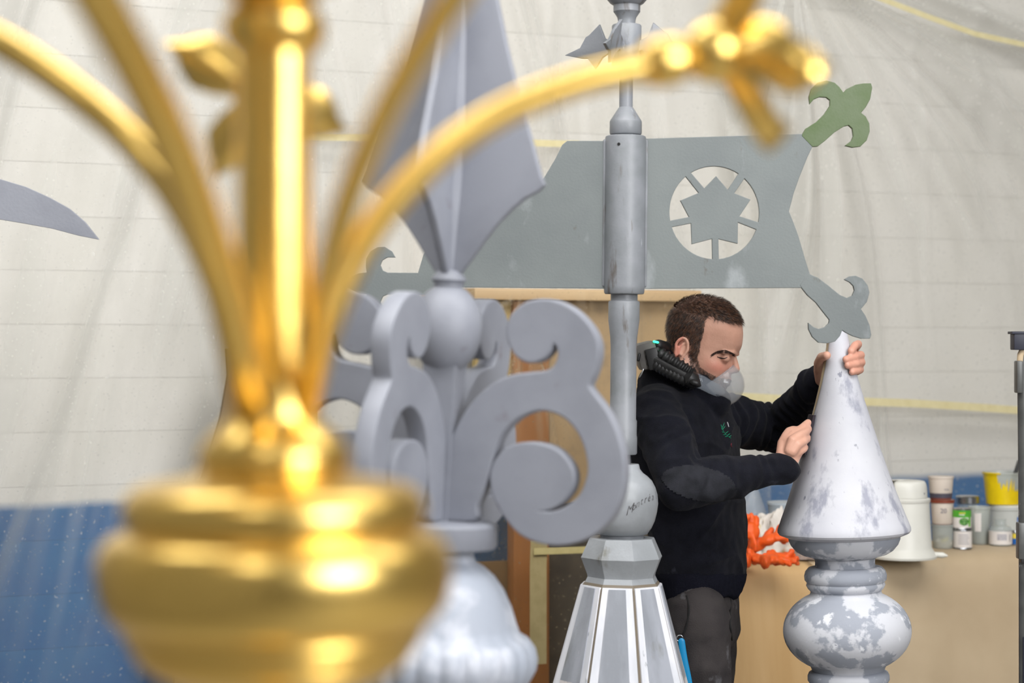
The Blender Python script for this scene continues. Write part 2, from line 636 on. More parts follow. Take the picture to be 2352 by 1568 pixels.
def vfolds(n, u0, u1, lean, amp, w0, w1, seed):
    r = np.random.default_rng(seed)
    cs = r.uniform(u0, u1, n); am = r.uniform(.3, 1, n) * amp; ws = r.uniform(w0, w1, n)
    zc = r.uniform(.9, 3.2, n); zl = r.uniform(.4, 1.6, n); le = lean + r.normal(0, .10, n); ph = r.uniform(0, 6, n)

    def fn(U, Z):
        D = np.zeros_like(U)
        for i in range(n):
            cen = cs[i] + le[i] * (Z - 2) + .03 * np.sin(Z * 2.3 + ph[i])
            D += am[i] * np.exp(-((U - cen) / ws[i]) ** 2) * np.exp(-((Z - zc[i]) / zl[i]) ** 2)
        return D
    return fn


def crinkle(U, Z, s, a, seed):
    r = np.random.default_rng(seed)
    D = np.zeros_like(U)
    for i in range(7):
        th = r.uniform(0, PI); k = s * r.uniform(.6, 1.8); ph = r.uniform(0, 6)
        x = (U * math.cos(th) + Z * math.sin(th)) * k + ph + 1.3 * np.sin(U * 2.1 + Z * 1.7 + ph)
        D += a * np.sin(x) ** 4 * (.5 + .5 * np.sin(U * 1.7 * (i + 1) * .4 + Z * 1.1 + ph))
    return D


uA0, _ = wall_uz(-260, 784); uA1, _ = wall_uz(560, 784)
fa = vfolds(26, uA0 - .3, uA1 + .3, .26, .034, .026, .07, 3)
fa2 = vfolds(14, uA0 - .3, uA1 + .3, .22, .05, .06, .16, 4)
eu1, ez1 = wall_uz(528, 840); eu2, ez2 = wall_uz(452, 1100)
sheet('plastic_sheet', (uA0, 0.03), (uA1, 4.2), lambda U, Z: .05 + fa(U, Z) + fa2(U, Z) + crinkle(U, Z, 5, .003, 1), FILM,
      'dusty clear plastic sheet hanging in slanted folds at the far left', 340, 360,
      edge=lambda z: eu1 + (z - ez1) * (eu1 - eu2) / (ez1 - ez2) * (1 if z < ez1 else .35))
uB0, _ = wall_uz(500, 784); uB1, _ = wall_uz(1740, 784)
fb = vfolds(28, uB0, uB1, -.08, .032, .024, .06, 8)
fb2 = vfolds(12, uB0, uB1, -.1, .04, .07, .2, 9)
sheet('plastic_sheet', (uB0, 0.03), (uB1, 4.2), lambda U, Z: .035 + fb(U, Z) + fb2(U, Z) + crinkle(U, Z, 6, .003, 2), FILM,
      'dusty clear plastic sheet on the wall behind the flat grey banner', 400, 340)
uC0, _ = wall_uz(1640, 784); uC1, _ = wall_uz(2560, 784)
aU, aZ = wall_uz(1800, -90)


def fan(U, Z):
    th = np.arctan2(aZ - Z, U - aU)
    rr = np.hypot(U - aU, Z - aZ)
    D = np.zeros_like(U)
    r = np.random.default_rng(21)
    for i in range(24):
        t0 = r.uniform(.15, 1.9); w = r.uniform(.028, .085); am = r.uniform(.3, 1) * .06
        r0 = r.uniform(.1, 1.2); rl = r.uniform(.5, 1.2)
        D += am * np.exp(-((th - t0 - .12 * (rr - .6)) / w) ** 2) * np.exp(-((rr - r0) / rl) ** 2) * np.clip(rr * 1.1, 0, 1)
    return D


uE, zE1 = wall_uz(2090, 20)
uE2, zE2 = wall_uz(2352, 108)
fc = vfolds(12, uC0, uC1, -.15, .02, .015, .06, 31)
sheet('plastic_sheet', (uC0, 0.03), (uC1, 4.2), lambda U, Z: .06 + fan(U, Z) + fc(U, Z) + crinkle(U, Z, 4, .003, 6), FILM,
      'plastic sheet gathered in fanning folds on the wall at the right', 380, 420)


def tape_strip(name, pts, width, off, mat, label):
    """a strip of tape along photo points on the plane off in front of the wall"""
    mb = MB()
    uz = [wall_uz(px, py, off) for px, py in pts]
    c = wp(uz[0][0], off, uz[0][1])
    v, f = [], []
    for i, (u, z) in enumerate(uz):
        a = uz[max(i - 1, 0)]; b = uz[min(i + 1, len(uz) - 1)]
        t = Vector((b[0] - a[0], b[1] - a[1])).normalized()
        n = Vector((-t.y, t.x)) * width / 2
        for sgn in (1, -1):
            for dz in (0, .0012):
                v.append(wp(u + n.x * sgn, off + dz, z + n.y * sgn) - c)
    for i in range(len(uz) - 1):
        k = i * 4
        f += [(k, k + 2, k + 6, k + 4), (k + 1, k + 5, k + 7, k + 3), (k, k + 4, k + 5, k + 1), (k + 2, k + 3, k + 7, k + 6)]
    f += [(0, 1, 3, 2), (4 * len(uz) - 4, 4 * len(uz) - 2, 4 * len(uz) - 1, 4 * len(uz) - 3)]
    mb.add(v, f)
    o = mk(name, mb, mat, None, 30)
    o.location = c
    return tag(o, label, 'tape')


tape_strip('masking_tape', [(600, 308), (750, 314), (900, 319), (1100, 325), (1330, 331)], .022, .12, TAPE2,
           'pale yellow masking tape line above the left half of the grey banner')
tape_strip('masking_tape', [(1640, 908), (1800, 916), (1950, 921), (2100, 926), (2230, 934), (2480, 952)], .028, .14, TAPE2,
           'yellow masking tape line crossing the wall behind the white cone')
tape_strip('masking_tape', [(1830, -70), (2000, -12), (2130, 38), (2240, 78), (2350, 102), (2480, 112)], .02, .14, TAPE2,
           'pale yellow taped hem at the top right corner')

# ------------------------------------------------------------------ wooden cabinet behind film, dusty board


def wbox(mb, px0, px1, py0, py1, off, depth, bev=.004):
    """a box whose front face covers a photo rectangle at off in front of the wall"""
    u0, z1 = wall_uz(px0, py0, off); u1, z0 = wall_uz(px1, py1, off)
    pm = (px0 + px1) / 2
    z1 = wall_uz(pm, py0, off)[1]; z0 = wall_uz(pm, py1, off)[1]
    z0 = max(z0, 0.002)
    c = wp((u0 + u1) / 2, off - depth / 2, (z0 + z1) / 2)
    mb.box(c, ((u1 - u0) / 2, depth / 2, (z1 - z0) / 2), Matrix.Rotation(AN, 4, 'Z'), bev)
    return mb


cab = root('wooden_cabinet', wp(wall_uz(1370, 784, .3)[0], .3, 0), 'tall wooden cabinet wrapped in clear film behind the grey scroll', 'cabinet', rot=(0, 0, AN))
world_part('top_rail', wbox(MB(), 1090, 1612, 664, 690, .56, .44), PINE, cab)
world_part('door_panel', wbox(MB(), 1262, 1600, 690, 1150, .50, .03), pmat('dusty_ply_door', srgb(178, 150, 110), srgb(158, 134, 100), 4, rough=.65, stains=((srgb(128, 112, 90), 6, .56, .72, None),)), cab)
world_part('side_panel', wbox(MB(), 1092, 1180, 690, 1075, .50, .03), pmat('yellow_ply', srgb(196, 172, 112), srgb(170, 146, 88), 5, rough=.6), cab)
world_part('post', wbox(MB(), 1180, 1262, 690, 2200, .52, .05), OAK, cab)
world_part('lower_door', wbox(MB(), 1262, 1600, 1150, 2200, .47, .03), DARKW, cab)
world_part('lower_side', wbox(MB(), 1080, 1180, 1290, 2200, .47, .03), pmat('brown_side', srgb(92, 70, 42), srgb(112, 84, 48), 7, rough=.7), cab)
fcab = vfolds(6, wall_uz(1080, 784)[0], wall_uz(1640, 784)[0], -.05, .02, .014, .03, 41)
cu_, cz_ = wall_uz(1200, 668, .58)


def cabfan(U, Z):
    th = np.arctan2(cz_ - Z, U - cu_)
    D = np.zeros_like(U)
    r = np.random.default_rng(4)
    for i in range(16):
        t0 = r.uniform(1.1, 2.6); w = r.uniform(.012, .04)
        D += .05 * r.uniform(.3, 1) * np.exp(-((th - t0) / w) ** 2) * np.clip(np.hypot(U - cu_, Z - cz_) * 3, 0, 1) * np.exp(-(np.hypot(U - cu_, Z - cz_) / .38) ** 2)
    return D


sheet('plastic_sheet', (wall_uz(1075, 784, .6)[0], .02), (wall_uz(1640, 784, .6)[0], cz_), lambda U, Z: .585 + cabfan(U, Z) + fcab(U, Z) + crinkle(U, Z, 9, .003, 12), FILM_C,
      'clear film wrapped over the tall wooden cabinet', 150, 180)
tape_strip('masking_tape', [(1238, 1240), (1236, 1300), (1236, 1525)], .055, .66, TAPE3, 'wide tan masking tape running upright on the wrapped cabinet')
tape_strip('masking_tape', [(1226, 1266), (1290, 1264), (1350, 1262)], .02, .668, TAPE, 'short yellow masking tape lying level across the wrapped cabinet')
# dusty board beside the left plastic sheet
bo = []
for (px, py) in [(520, 800), (524, 860), (505, 960), (470, 1080), (430, 1200), (400, 1400), (400, 2100), (760, 2100), (720, 800)]:
    u, z = wall_uz(px, py, .3)
    bo.append((u, max(z, .01)))
uc_ = sum(p[0] for p in bo) / len(bo)
me = plate([(p[0] - uc_, p[1]) for p in bo], [], .02)
o = mk('dusty_board', me, BOARD, None, 30)
o.location = wp(uc_, .3, 0); o.rotation_euler = (0, 0, AN)
tag(o, 'tall dusty brown board leaning behind the gold vase', 'board')

# ------------------------------------------------------------------ work bench
BZ = 0.95
BF = 6.6385 - 5.42
BOFF = BF * math.cos(AN)           # front edge distance from the wall
BACK = .68
HB = (BOFF - BACK) / 2
bu0 = wall_uz(1668, 1300, BOFF)[0]; bu1 = 3.2
bench = root('work_bench', wp((bu0 + bu1) / 2, (BOFF + BACK) / 2, 0), 'long work bench covered in kraft paper under the tubs and rags', 'bench', rot=(0, 0, AN))
bl = (bu1 - bu0) / 2
mb = MB().box((0, .07, BZ - .022), (bl, HB - .13, .018), bev=.004)
mk('top_board', mb, PLY, bench)
mb = MB().box((-bl + .36, -HB + .125, (BZ - .16) / 2 + .12), (.36, .012, (BZ - .16) / 2), bev=.003)
mk('front_panel', mb, PLY, bench)
for sx in (-1, 1):
    for sy in (-1, 1):
        mk('leg', MB().box((sx * (bl - .08), sy * (HB - .11), (BZ - .04) / 2), (.04, .04, (BZ - .04) / 2), bev=.004), PLY, bench)


def cover(name, x0, x1, drop, mat, wob, th=.0):
    prof = [(HB - .02, BZ), (-HB + .16, BZ), (-HB + .10, BZ - .004), (-HB + .07, BZ - .016), (-HB + .052, BZ - .04)]
    for k in range(1, 12):
        prof.append((-HB + .048 - .004 * k, BZ - .04 - (drop - .04) * k / 11))
    n = 120
    v, f = [], []
    for side in (0, 1):
        for i in range(n):
            x = x0 + (x1 - x0) * i / (n - 1)
            for (y, z) in prof:
                k = max(0, (BZ - .03 - z)) / drop
                w = wob * k * (math.sin(x * 21) + .6 * math.sin(x * 47 + 1) + .5 * math.sin(x * 9 + 2))
                v.append((x, y - w + (.002 if side else 0), z + (0.0015 if not side else -.0005)))
    m = len(prof)
    for s_ in (0, 1):
        b = s_ * n * m
        for i in range(n - 1):
            for j in range(m - 1):
                q = (b + i * m + j, b + i * m + j + 1, b + (i + 1) * m + j + 1, b + (i + 1) * m + j)
                f.append(q if s_ else q[::-1])
    return mk(name, MB().add(v, f), mat, bench, 180)


cover('paper_cover', -bl + .32, bl, .86, KRAFT, .006)
cover('plywood_skirt', -bl, -bl + .34, .62, pmat('tan_card', srgb(206, 172, 124), srgb(192, 156, 106), 3, rough=.6, stretch=(3, 1, .3)), .004)


def bpt(px, py):
    d = (CZ - BZ) * F / (py - 784.0)
    return W(px, py, d), d / F


# ------------------------------------------------------------------ things on the bench
def pot(name, px, pyb, rows, mat, label, cat, z0=None, group=None, lift=0.0, dz=0.0):
    """turned pot: rows of (half width px, height px above base)"""
    p, s = bpt(px, pyb)
    d_ = p.y + rows[0][0] * s          # the pixel is the front of the foot; the axis stands one radius behind
    s = d_ / F
    loc = Vector(((px - 1176) * s, d_, BZ + .002 + lift))
    r = root(name, loc, label, cat, group)
    mk('body', MB().lathe([(a * s, b * s) for a, b in rows], 48), mat, r)
    return r, s


def band(parent, s, rows, mat, name='band', seg=48):
    return mk(name, MB().lathe([(a * s, b * s) for a, b in rows], seg, cap=False), mat, parent)


def arcpatch(parent, name, r0, s, zs0, zs1, a0, a1, mat, n=14, out=1.0, ell=False):
    """label patch wrapped on a pot, angles in degrees, -90 faces the camera"""
    v, f = [], []
    m = 8
    for j in range(m + 1):
        t = j / m
        for i in range(n + 1):
            k = i / n
            if ell:
                hh = (t * 2 - 1)
                w = math.sqrt(max(0, 1 - hh * hh))
                a = math.radians((a0 + a1) / 2 + (k * 2 - 1) * w * (a1 - a0) / 2)
            else:
                a = math.radians(a0 + (a1 - a0) * k)
            z = zs0 + (zs1 - zs0) * t
            r = (r0(z) if callable(r0) else r0) + out
            v.append((r * s * math.cos(a), r * s * math.sin(a), z * s))
    for j in range(m):
        for i in range(n):
            f.append((j * (n + 1) + i, j * (n + 1) + i + 1, (j + 1) * (n + 1) + i + 1, (j + 1) * (n + 1) + i))
    return mk(name, MB().add(v, f), mat, parent, 60)


def textmesh(body, size):
    cu = bpy.data.curves.new('t', 'FONT')
    cu.body = body
    cu.size = size
    cu.align_x = 'CENTER'; cu.align_y = 'CENTER'
    cu.resolution_u = 3
    o = bpy.data.objects.new('tmp', cu)
    COL.objects.link(o)
    return bake(o)


def wraptext(parent, name, body, size, rfun, ang, zc, mat, slope=0.0, jit=0.0, sx=1.0, out=.0006, shear=0.0):
    me = textmesh(body, size)
    bm = bmesh.new(); bm.from_mesh(me)
    bmesh.ops.subdivide_edges(bm, edges=bm.edges[:], cuts=1)
    r0 = rfun(zc)
    for v in bm.verts:
        x = v.co.x * sx + v.co.y * shear
        y = v.co.y + slope * x + jit * math.sin(x * 900) * .5
        z = zc + y
        r = rfun(z) + out
        a = math.radians(ang) + x / r0
        v.co = (r * math.cos(a), r * math.sin(a), z)
    bm.to_mesh(me); bm.free()
    return mk(name, me, mat, parent, None)


# big white drum
r, s = pot('white_drum', 2076, 1290, [(68, 0), (74, 1), (75, 6), (72, 12), (66, 20), (63, 26), (60, 80), (58, 128), (60, 131), (60, 137), (56, 139), (54, 137)], WHITEP,
           'large white plastic drum with hooded lid right of the cone', 'drum')
v, f = [], []
nA, nB = 40, 14
for j in range(nB + 1):
    t = j / nB
    for i in range(nA + 1):
        a = math.radians(-128 + 250 * i / nA)
        rr = 53 * (1 - .25 * t ** 3) if t < .8 else 53 * (1 - .25 * t ** 3) * (1 - ((t - .8) / .2) ** 2 * .9)
        v.append((rr * s * math.cos(a), rr * s * math.sin(a), (137 + 42 * math.sin(t * PI / 2)) * s))
for j in range(nB):
    for i in range(nA):
        f.append((j * (nA + 1) + i, j * (nA + 1) + i + 1, (j + 1) * (nA + 1) + i + 1, (j + 1) * (nA + 1) + i))
hood = mk('hood', MB().add(v, f), WHITEP, r)
sm = hood.modifiers.new('thick', 'SOLIDIFY'); sm.thickness = .004
mk('inner_lid', MB().ellipsoid((0, 0, 140 * s), (50 * s, 50 * s, 28 * s)), WHITEP, r)
mk('tap', MB().tube([(68 * s, -20 * s, 10 * s), (84 * s, -24 * s, 9 * s), (92 * s, -26 * s, 8 * s)], [.008, .009, .004], 10), WHITEP, r)
mk('slot', MB().box((38 * s, -34 * s, 148 * s), (.0022, .002, .006), Matrix.Rotation(.5, 4, 'Y')), SLATE, r)

# three stacked tubs
z_ = 0
r, s = pot('clear_tub', 2165, 1262, [(22, 0), (23, 2), (25.5, 50), (27, 51), (27, 55), (25, 55), (24, 50), (21, 4)], CLEAR, 'clear tub of crumpled pieces at the bottom of the tub stack', 'tub')
mk('contents', MB().lathe([(19 * s, 2 * s), (20 * s, 14 * s), (10 * s, 22 * s), (2 * s, 24 * s)], 20), BEIGEP, r)
for k, (a, zz_, rt) in enumerate([(-120, 16, .6), (-85, 20, -.5), (-60, 14, .4), (-100, 28, -.2)]):
    mk('crumpled_piece', MB().box((16 * s * math.cos(math.radians(a)), 16 * s * math.sin(math.radians(a)), zz_ * s), (.013, .004, .006), Matrix.Rotation(rt, 4, 'Y'), .002), [RAG, YLABEL, RAG, SLATE][k], r)
lift = 55 * s
r, s2 = pot('paint_tub', 2164, 1262, [(21, 0), (23, 3), (26, 52), (27.5, 53), (27.5, 56), (25, 56)], BEIGEP, 'beige paint tub with rust drips, middle of the tub stack', 'tub', lift=lift)
band(r, s2, [(21.8, .5), (22.6, 8)], RUST, 'rust_band'); band(r, s2, [(23.0, 8), (23.6, 14)], SLATE, 'slate_band')
wraptext(r, 'marker_writing', '20', .020, lambda z: 25.4 * s2, -95, 32 * s2, INK)
band(r, s2, [(28, 50), (28.2, 57)], RUST, 'rim_drip')
lift += 57 * s2
r, s2 = pot('paint_tub', 2161, 1262, [(23, 0), (24.5, 3), (28, 48), (29.5, 49), (29.5, 53), (27, 53)], BEIGEP, 'beige paint tub with marker writing, topmost of the tub stack', 'tub', lift=lift)
band(r, s2, [(23.8, .5), (24.8, 4)], RUST, 'rust_band'); band(r, s2, [(25, 4), (26.1, 15)], SLATE, 'slate_band')
wraptext(r, 'marker_writing', 'mix', .011, lambda z: (24 + 4 * z / (48 * s2)) * s2, -72, 24 * s2, INK)
wraptext(r, 'marker_writing', '~~~', .009, lambda z: (24 + 4 * z / (48 * s2)) * s2, -80, 33 * s2, BEIGEP)

# two cans
r, s = pot('white_can', 2211, 1263, [(20.5, 0), (21.5, 1), (20.8, 2), (20.8, 42), (21.8, 43), (21.2, 45)], STEEL, 'white labelled tin can under the green can', 'can')
band(r, s, [(21.2, 4), (21.2, 41)], WLABEL, 'paper_label')
for k in range(6):
    arcpatch(r, 'print_line', 21.2, s, 12 + k * 4.2, 13 + k * 4.2, -130, -60 - 5 * (k % 3), INK, 10, .3)
r, s2 = pot('green_can', 2209, 1263, [(20.5, 0), (21.5, 1), (20.8, 2), (20.8, 44), (21.6, 45), (21.6, 47), (19, 47)], STEEL, 'tin can with green vegetable label on top of the white can', 'can', lift=46 * s)
band(r, s2, [(21.2, 3), (21.2, 27)], WLABEL, 'paper_label'); band(r, s2, [(21.2, 27), (21.2, 43)], GREENL, 'green_label')
arcpatch(r, 'peas_print', 21.2, s2, 8, 27, -118, -58, PEAS, 12, .4, True)
arcpatch(r, 'print_line', 21.2, s2, 36, 38, -120, -80, YLABEL, 10, .4)
arcpatch(r, 'print_line', 21.2, s2, 32, 34, -120, -86, WLABEL, 10, .4)
arcpatch(r, 'green_edge', 21.2, s2, 6, 27, -58, -40, GREENL, 6, .4)

# clear tub with glass jar behind it
r, s = pot('clear_tub', 2250, 1252, [(21, 0), (22, 2), (25, 80), (27, 81), (27, 86), (25, 86), (24, 80), (20, 4)], CLEAR, 'tall clear tub with grey contents right of the green can', 'tub')
mk('contents', MB().lathe([(20 * s, 3 * s), (22 * s, 40 * s), (3 * s, 44 * s)], 24), pmat('grey_paste', srgb(128, 140, 152), srgb(150, 158, 150), 30, rough=.6), r)
arcpatch(r, 'label_smear', lambda z: 21.5 + 3.4 * z / 80, s, 30, 72, -130, -95, WLABEL, 8, .4)
r, s = pot('glass_jar', 2222, 1243, [(24, 0), (26, 3), (26, 70), (22, 78), (22, 86)], CLEAR_G, 'empty glass jar with metal lid behind the green can', 'jar')
mk('lid', MB().lathe([(26 * s, 84 * s), (27 * s, 85 * s), (27 * s, 99 * s), (25 * s, 101 * s)], 40), STEEL, r)

# milky tub, bottle, yellow bucket, small can
r, s = pot('milky_tub', 2312, 1243, [(34, 0), (36, 2), (38, 68), (40, 69), (40, 75), (37, 75)], CLEAR_W, 'milky tub with blue m mark under the yellow bucket', 'tub')
mk('lid', MB().lathe([(39 * s, 75 * s), (40 * s, 76 * s), (40 * s, 79 * s), (38 * s, 80 * s)], 48), WHITEP, r)
arcpatch(r, 'blue_label', 37, s, 36, 54, -66, -46, BLUEL, 8, .8)
wraptext(r, 'letter', 'm', .018, lambda z: 37.6 * s, -56, 45 * s, WLABEL, out=.0016)
r2, s2 = pot('yellow_bucket', 2303, 1243, [(34, 0), (36, 2), (43, 70), (46, 71), (46, 75), (43, 75), (42, 70), (33, 4)], CLEAR, 'clear bucket coated with yellow paint drips by the steel frame', 'bucket', lift=80 * s)
v, f = [], []
n = 72
for i in range(n + 1):
    a = math.radians(-250 + 320 * i / n)
    aa = math.degrees(a)
    hh = 72 if aa < -118 else (40 + 22 * max(0, math.sin(aa * .55)) + 10 * math.sin(aa * .9)) if aa < -66 else 34 + 8 * math.sin(aa * .7)
    for j in range(5):
        z = 2 + (hh - 2) * j / 4
        rr = (36.5 + 7 * (z / 70)) * s2 + .0005
        v.append((rr * math.cos(a), rr * math.sin(a), z * s2))
for i in range(n):
    for j in range(4):
        f.append((i * 5 + j, (i + 1) * 5 + j, (i + 1) * 5 + j + 1, i * 5 + j + 1))
mk('yellow_paint_coat', MB().add(v, f), YELL, r2, 60)
arcpatch(r2, 'rim_paint', 46, s2, 71, 75, -200, -110, YELL, 12, .4)
b = root('paint_brush', rmat(r2) @ Vector((10 * s2, 0, 4 * s2)), 'black brush handle standing in the yellow bucket', 'brush', rot=(0, .28, 0))
mk('handle', MB().tube([(0, 0, 0), (0, 0, .08), (0, 0, .14)], [.005, .008, .006], 10), BLACKP, b)
mk('ferrule', MB().lathe([(.008, -.002), (.009, .015)], 12), STEEL, b)
r, s = pot('glass_bottle', 2298, 1256, [(24, 0), (26, 2), (26, 36), (22, 44), (13, 47), (12, 56), (13, 57), (13, 60)], CLEAR_G, 'short glass bottle with white printed label before the milky tub', 'bottle')
band(r, s, [(26.4, 4), (26.4, 34)], WLABEL, 'paper_label')
arcpatch(r, 'print_block', 26.4, s, 14, 28, -120, -72, pmat('grey_print', srgb(160, 158, 164), srgb(196, 192, 196), 300, rough=.5), 10, .4)
for k in range(5):
    arcpatch(r, 'barcode_bar', 26.4, s, 12 + k * 3.2, 13.6 + k * 3.2, -58, -50, SLATE, 4, .4)
r, s = pot('small_can', 2334, 1254, [(11, 0), (11.5, 1), (11.5, 32), (10.5, 34)], STEEL, 'small yellow and blue can beside the glass bottle', 'can')
band(r, s, [(11.8, 3), (11.8, 16)], BLUEL, 'blue_label'); band(r, s, [(11.8, 16), (11.8, 27)], YLABEL, 'yellow_label')
# behind the man: milky bucket and clear bag
r, s = pot('milky_bucket', 1806, 1268, [(32, 0), (34, 3), (42, 104), (44, 105), (44, 111), (41, 111)], MILKY_B, 'milky white bucket behind the stained rag', 'bucket')
for zz_ in (96, 100):
    band(r, s, [(42.2, zz_), (42.8, zz_ + 2)], MILKY_B, 'rim_ring')
p, s = bpt(1726, 1266)
bag = MB()
bag.tube([(0, 0, .02), (.005, 0, .06), (-.004, 0, .12), (.004, 0, .155)], [.042, .046, .04, .024], 24)
me = bag.mesh('bag')
for v_ in me.vertices:
    n_ = mnoise.noise(v_.co * 22) * .012
    v_.co += Vector((v_.co.x, v_.co.y, 0)).normalized() * n_ if v_.co.xy.length > 1e-4 else Vector()
o = mk('clear_bag', me, BAGM, None, 40); o.location = (p.x, p.y, BZ + .024)
tag(o, 'crumpled clear plastic bag beside the milky bucket', 'bag')
p, s = bpt(1700, 1290)
fu = root('paper_cone', (p.x - .01, p.y, BZ + .003), 'pale paper cone standing at the man\'s hip on the bench', 'cone')
mk('body', MB().lathe([(.055, 0), (.052, .004), (.008, .17), (.004, .172)], 32), pmat('pale_paper', srgb(206, 200, 188), rough=.6), fu)


# rags and gloves
def crumple(name, px, pyb, rx, ry, rz, mat, label, cat, seed, amp=.28, sc_=16):
    p, s = bpt(px, pyb)
    bm = bmesh.new()
    bmesh.ops.create_icosphere(bm, subdivisions=5, radius=1)
    off = Vector((seed * 3.1, seed * 1.7, 0))
    for v in bm.verts:
        d = v.co.normalized()
        q = Vector((d.x * rx, d.y * ry, max(d.z, -.25) * rz))
        a = 0
        w = 1
        for k in range(3):
            a += w * (1 - abs(mnoise.noise((q + off) * sc_ * (2 ** k))) * 2.2)
            w *= .5
        q *= 1 + amp * (a - .6)
        q.z = max(q.z, 0)
        v.co = q
    me = bpy.data.meshes.new(name)
    bm.to_mesh(me); bm.free()
    o = mk(name, me, mat, None, 60)
    o.location = (p.x, p.y, BZ + .0025)
    return tag(o, label, cat)


crumple('rag', 1784, 1274, .096, .055, .115, RAG, 'white rag with yellow and pink stains heaped behind the gloves', 'rag', 1, .34, 18)
crumple('rag', 1842, 1284, .04, .03, .03, GREYR, 'small taupe rag tucked under the rim of the cone', 'rag', 4, .3, 30)


def glove(px, pyb, h, yaw, pitch, sc_, seed, label):
    r = random.Random(seed)
    mb = MB()
    mb.ellipsoid((0, 0, 0), (.042, .024, .045))
    mb.tube([(0, 0, -.03), (0, 0, -.075)], [.028, .034], 16, (1, .5), caps=2)
    for k, (x, l) in enumerate([(-.030, .034), (-.010, .042), (.010, .040), (.030, .032)]):
        c = r.uniform(-.03, .035); b = r.uniform(-.012, .012)
        mb.tube([(x, 0, .03), (x + b * .5, c * .4, .03 + l * .55), (x + b, c, .03 + l)], [.0150, .0145, .0150], 10)
    mb.tube([(-.03, 0, -.01), (-.052, -.012, .012), (-.062, -.022, .036)], [.015, .0145, .014], 10)
    me = remesh(mb, .0042, 2)
    for v in me.vertices:
        n_ = mnoise.noise(v.co * 48 + Vector((seed, 0, 0)))
        v.co += v.normal * n_ * .0035
    p, s = bpt(px, pyb)
    me.transform(Matrix.Rotation(yaw, 4, 'Z') @ Matrix.Rotation(pitch, 4, 'X') @ Matrix.Scale(sc_, 4))
    zmin = min(v.co.z for v in me.vertices)
    me.transform(Matrix.Translation((0, 0, -zmin)))
    o = mk('rubber_glove', me, ORANGE, None, 80)
    o.location = (p.x, p.y, BZ + .003 + h)
    return tag(o, label, 'glove', 'orange rubber gloves')


glove(1726, 1296, .030, .35, -.25, .62, 1, 'orange rubber glove with one finger pointing up at the left of the pile')
glove(1764, 1294, .024, -1.5, -1.2, .70, 2, 'orange rubber glove rolled over on top of the pile')
glove(1722, 1303, .0, 2.9, 1.45, .60, 3, 'orange rubber glove with curled fingertips at the bottom left of the pile')
glove(1746, 1306, .0, 3.3, 1.5, .60, 4, 'orange rubber glove with fingertips hanging at the bench front edge')
glove(1768, 1305, .0, 2.8, 1.5, .60, 5, 'orange rubber glove squashed flat in the middle of the pile')
glove(1788, 1302, .0, 1.9, 1.45, .58, 6, 'orange rubber glove with its cuff spread to the right of the pile')
glove(1806, 1303, .0, 1.2, 1.5, .46, 7, 'small orange rubber glove at the far right end of the pile')

# ------------------------------------------------------------------ turned metalwork: shared builder


class Stand:
    """a leaning upright piece: axis pixel as a line in y, at depth d"""

    def __init__(s, name, d, ax0, slope, label, cat):
        s.d, s.s = d, d / F
        s.ax = lambda y: ax0 + slope * y
        yf = 784 + CZ / s.s
        base = W(s.ax(yf), yf, d)
        s.root = root(name, (base.x, d, 0), label, cat, rot=(0, -math.atan(slope), 0))

    def z(s, y):
        return CZ - (y - 784.0) * s.s

    def prof(s, rows):
        return [(r * s.s, s.z(y)) for r, y in rows]

    def part(s, name, rows, mat, seg=72, angle=35, **kw):
        return mk(name, MB().lathe(s.prof(rows), seg, **kw), mat, s.root, angle)

    def flat(s, pts):
        """photo outline -> (x, z) in the piece's own upright plane"""
        return [((x - s.ax(y)) * s.s, s.z(y)) for x, y in pts]


def fillet(rows, n=3):
    return rows


# ------------------------------------------------------------------ weather vane
VN = Stand('weather_vane', 4.5, 1440, -.0095, 'grey primed weather vane with flat banner and maple leaf cutout', 'weather vane')
S6 = 2.24
c6 = lambda L: [(1250 + x / S6, y / S6) for x, y in L]
c1 = lambda L: [(1400 + x / 3.5636, 620 + y / 3.5636) for x, y in L]
VN.part('top_cup', [(60, -40), (52, -8), (45, 0), (38, 8), (31, 12), (31, 27), (28, 31), (22, 40), (20, 48), (20, 56)], GREY_P)
VN.part('hub', [(32, 57), (34, 60), (34, 149), (32, 152)], GREY_P)
VN.part('upper_rod', [(15.5, 150), (15.5, 246), (18, 249), (36, 277), (37, 280), (37, 306), (35, 309), (30, 310), (30, 318)], GREY_P)
VN.part('sleeve', [(43, 312), (46, 314), (47, 318), (47, 655), (47, 658), (46, 672), (44, 675)], GREY_P)
VN.part('lower_pole', [(31, 668), (31, 690), (35, 692), (36, 695), (36, 735), (31, 775), (30, 800), (30, 962), (32, 966), (32, 1000), (33, 1003), (33, 1040), (31, 1043)], GREY_P)
VN.part('spigot', [(19, 1040), (19, 1068)], STEEL)
ball_rows = [(37, 1065), (38, 1067), (40, 1076), (47, 1085), (58, 1093), (68, 1103), (76, 1118), (81, 1135), (82.5, 1155), (80, 1175), (75, 1195), (68, 1211), (58, 1225), (54, 1226)]
VN.part('ball', ball_rows, GREY_PW, angle=50)
VN.part('disc', [(50, 1224), (50, 1236)], GREY_P)
OR = math.radians(-9 - 22.5 - 90)
VN.part('faceted_collar', [(76, 1234), (78, 1236), (97, 1278), (82, 1316), (81, 1322), (88, 1336)], GREY_PW, seg=8, angle=15, rot=OR)
VN.part('fluted_core', [(88, 1334), (96, 1345), (178, 1640), (180, 1644)], GROOVE, seg=8, angle=15, rot=OR)
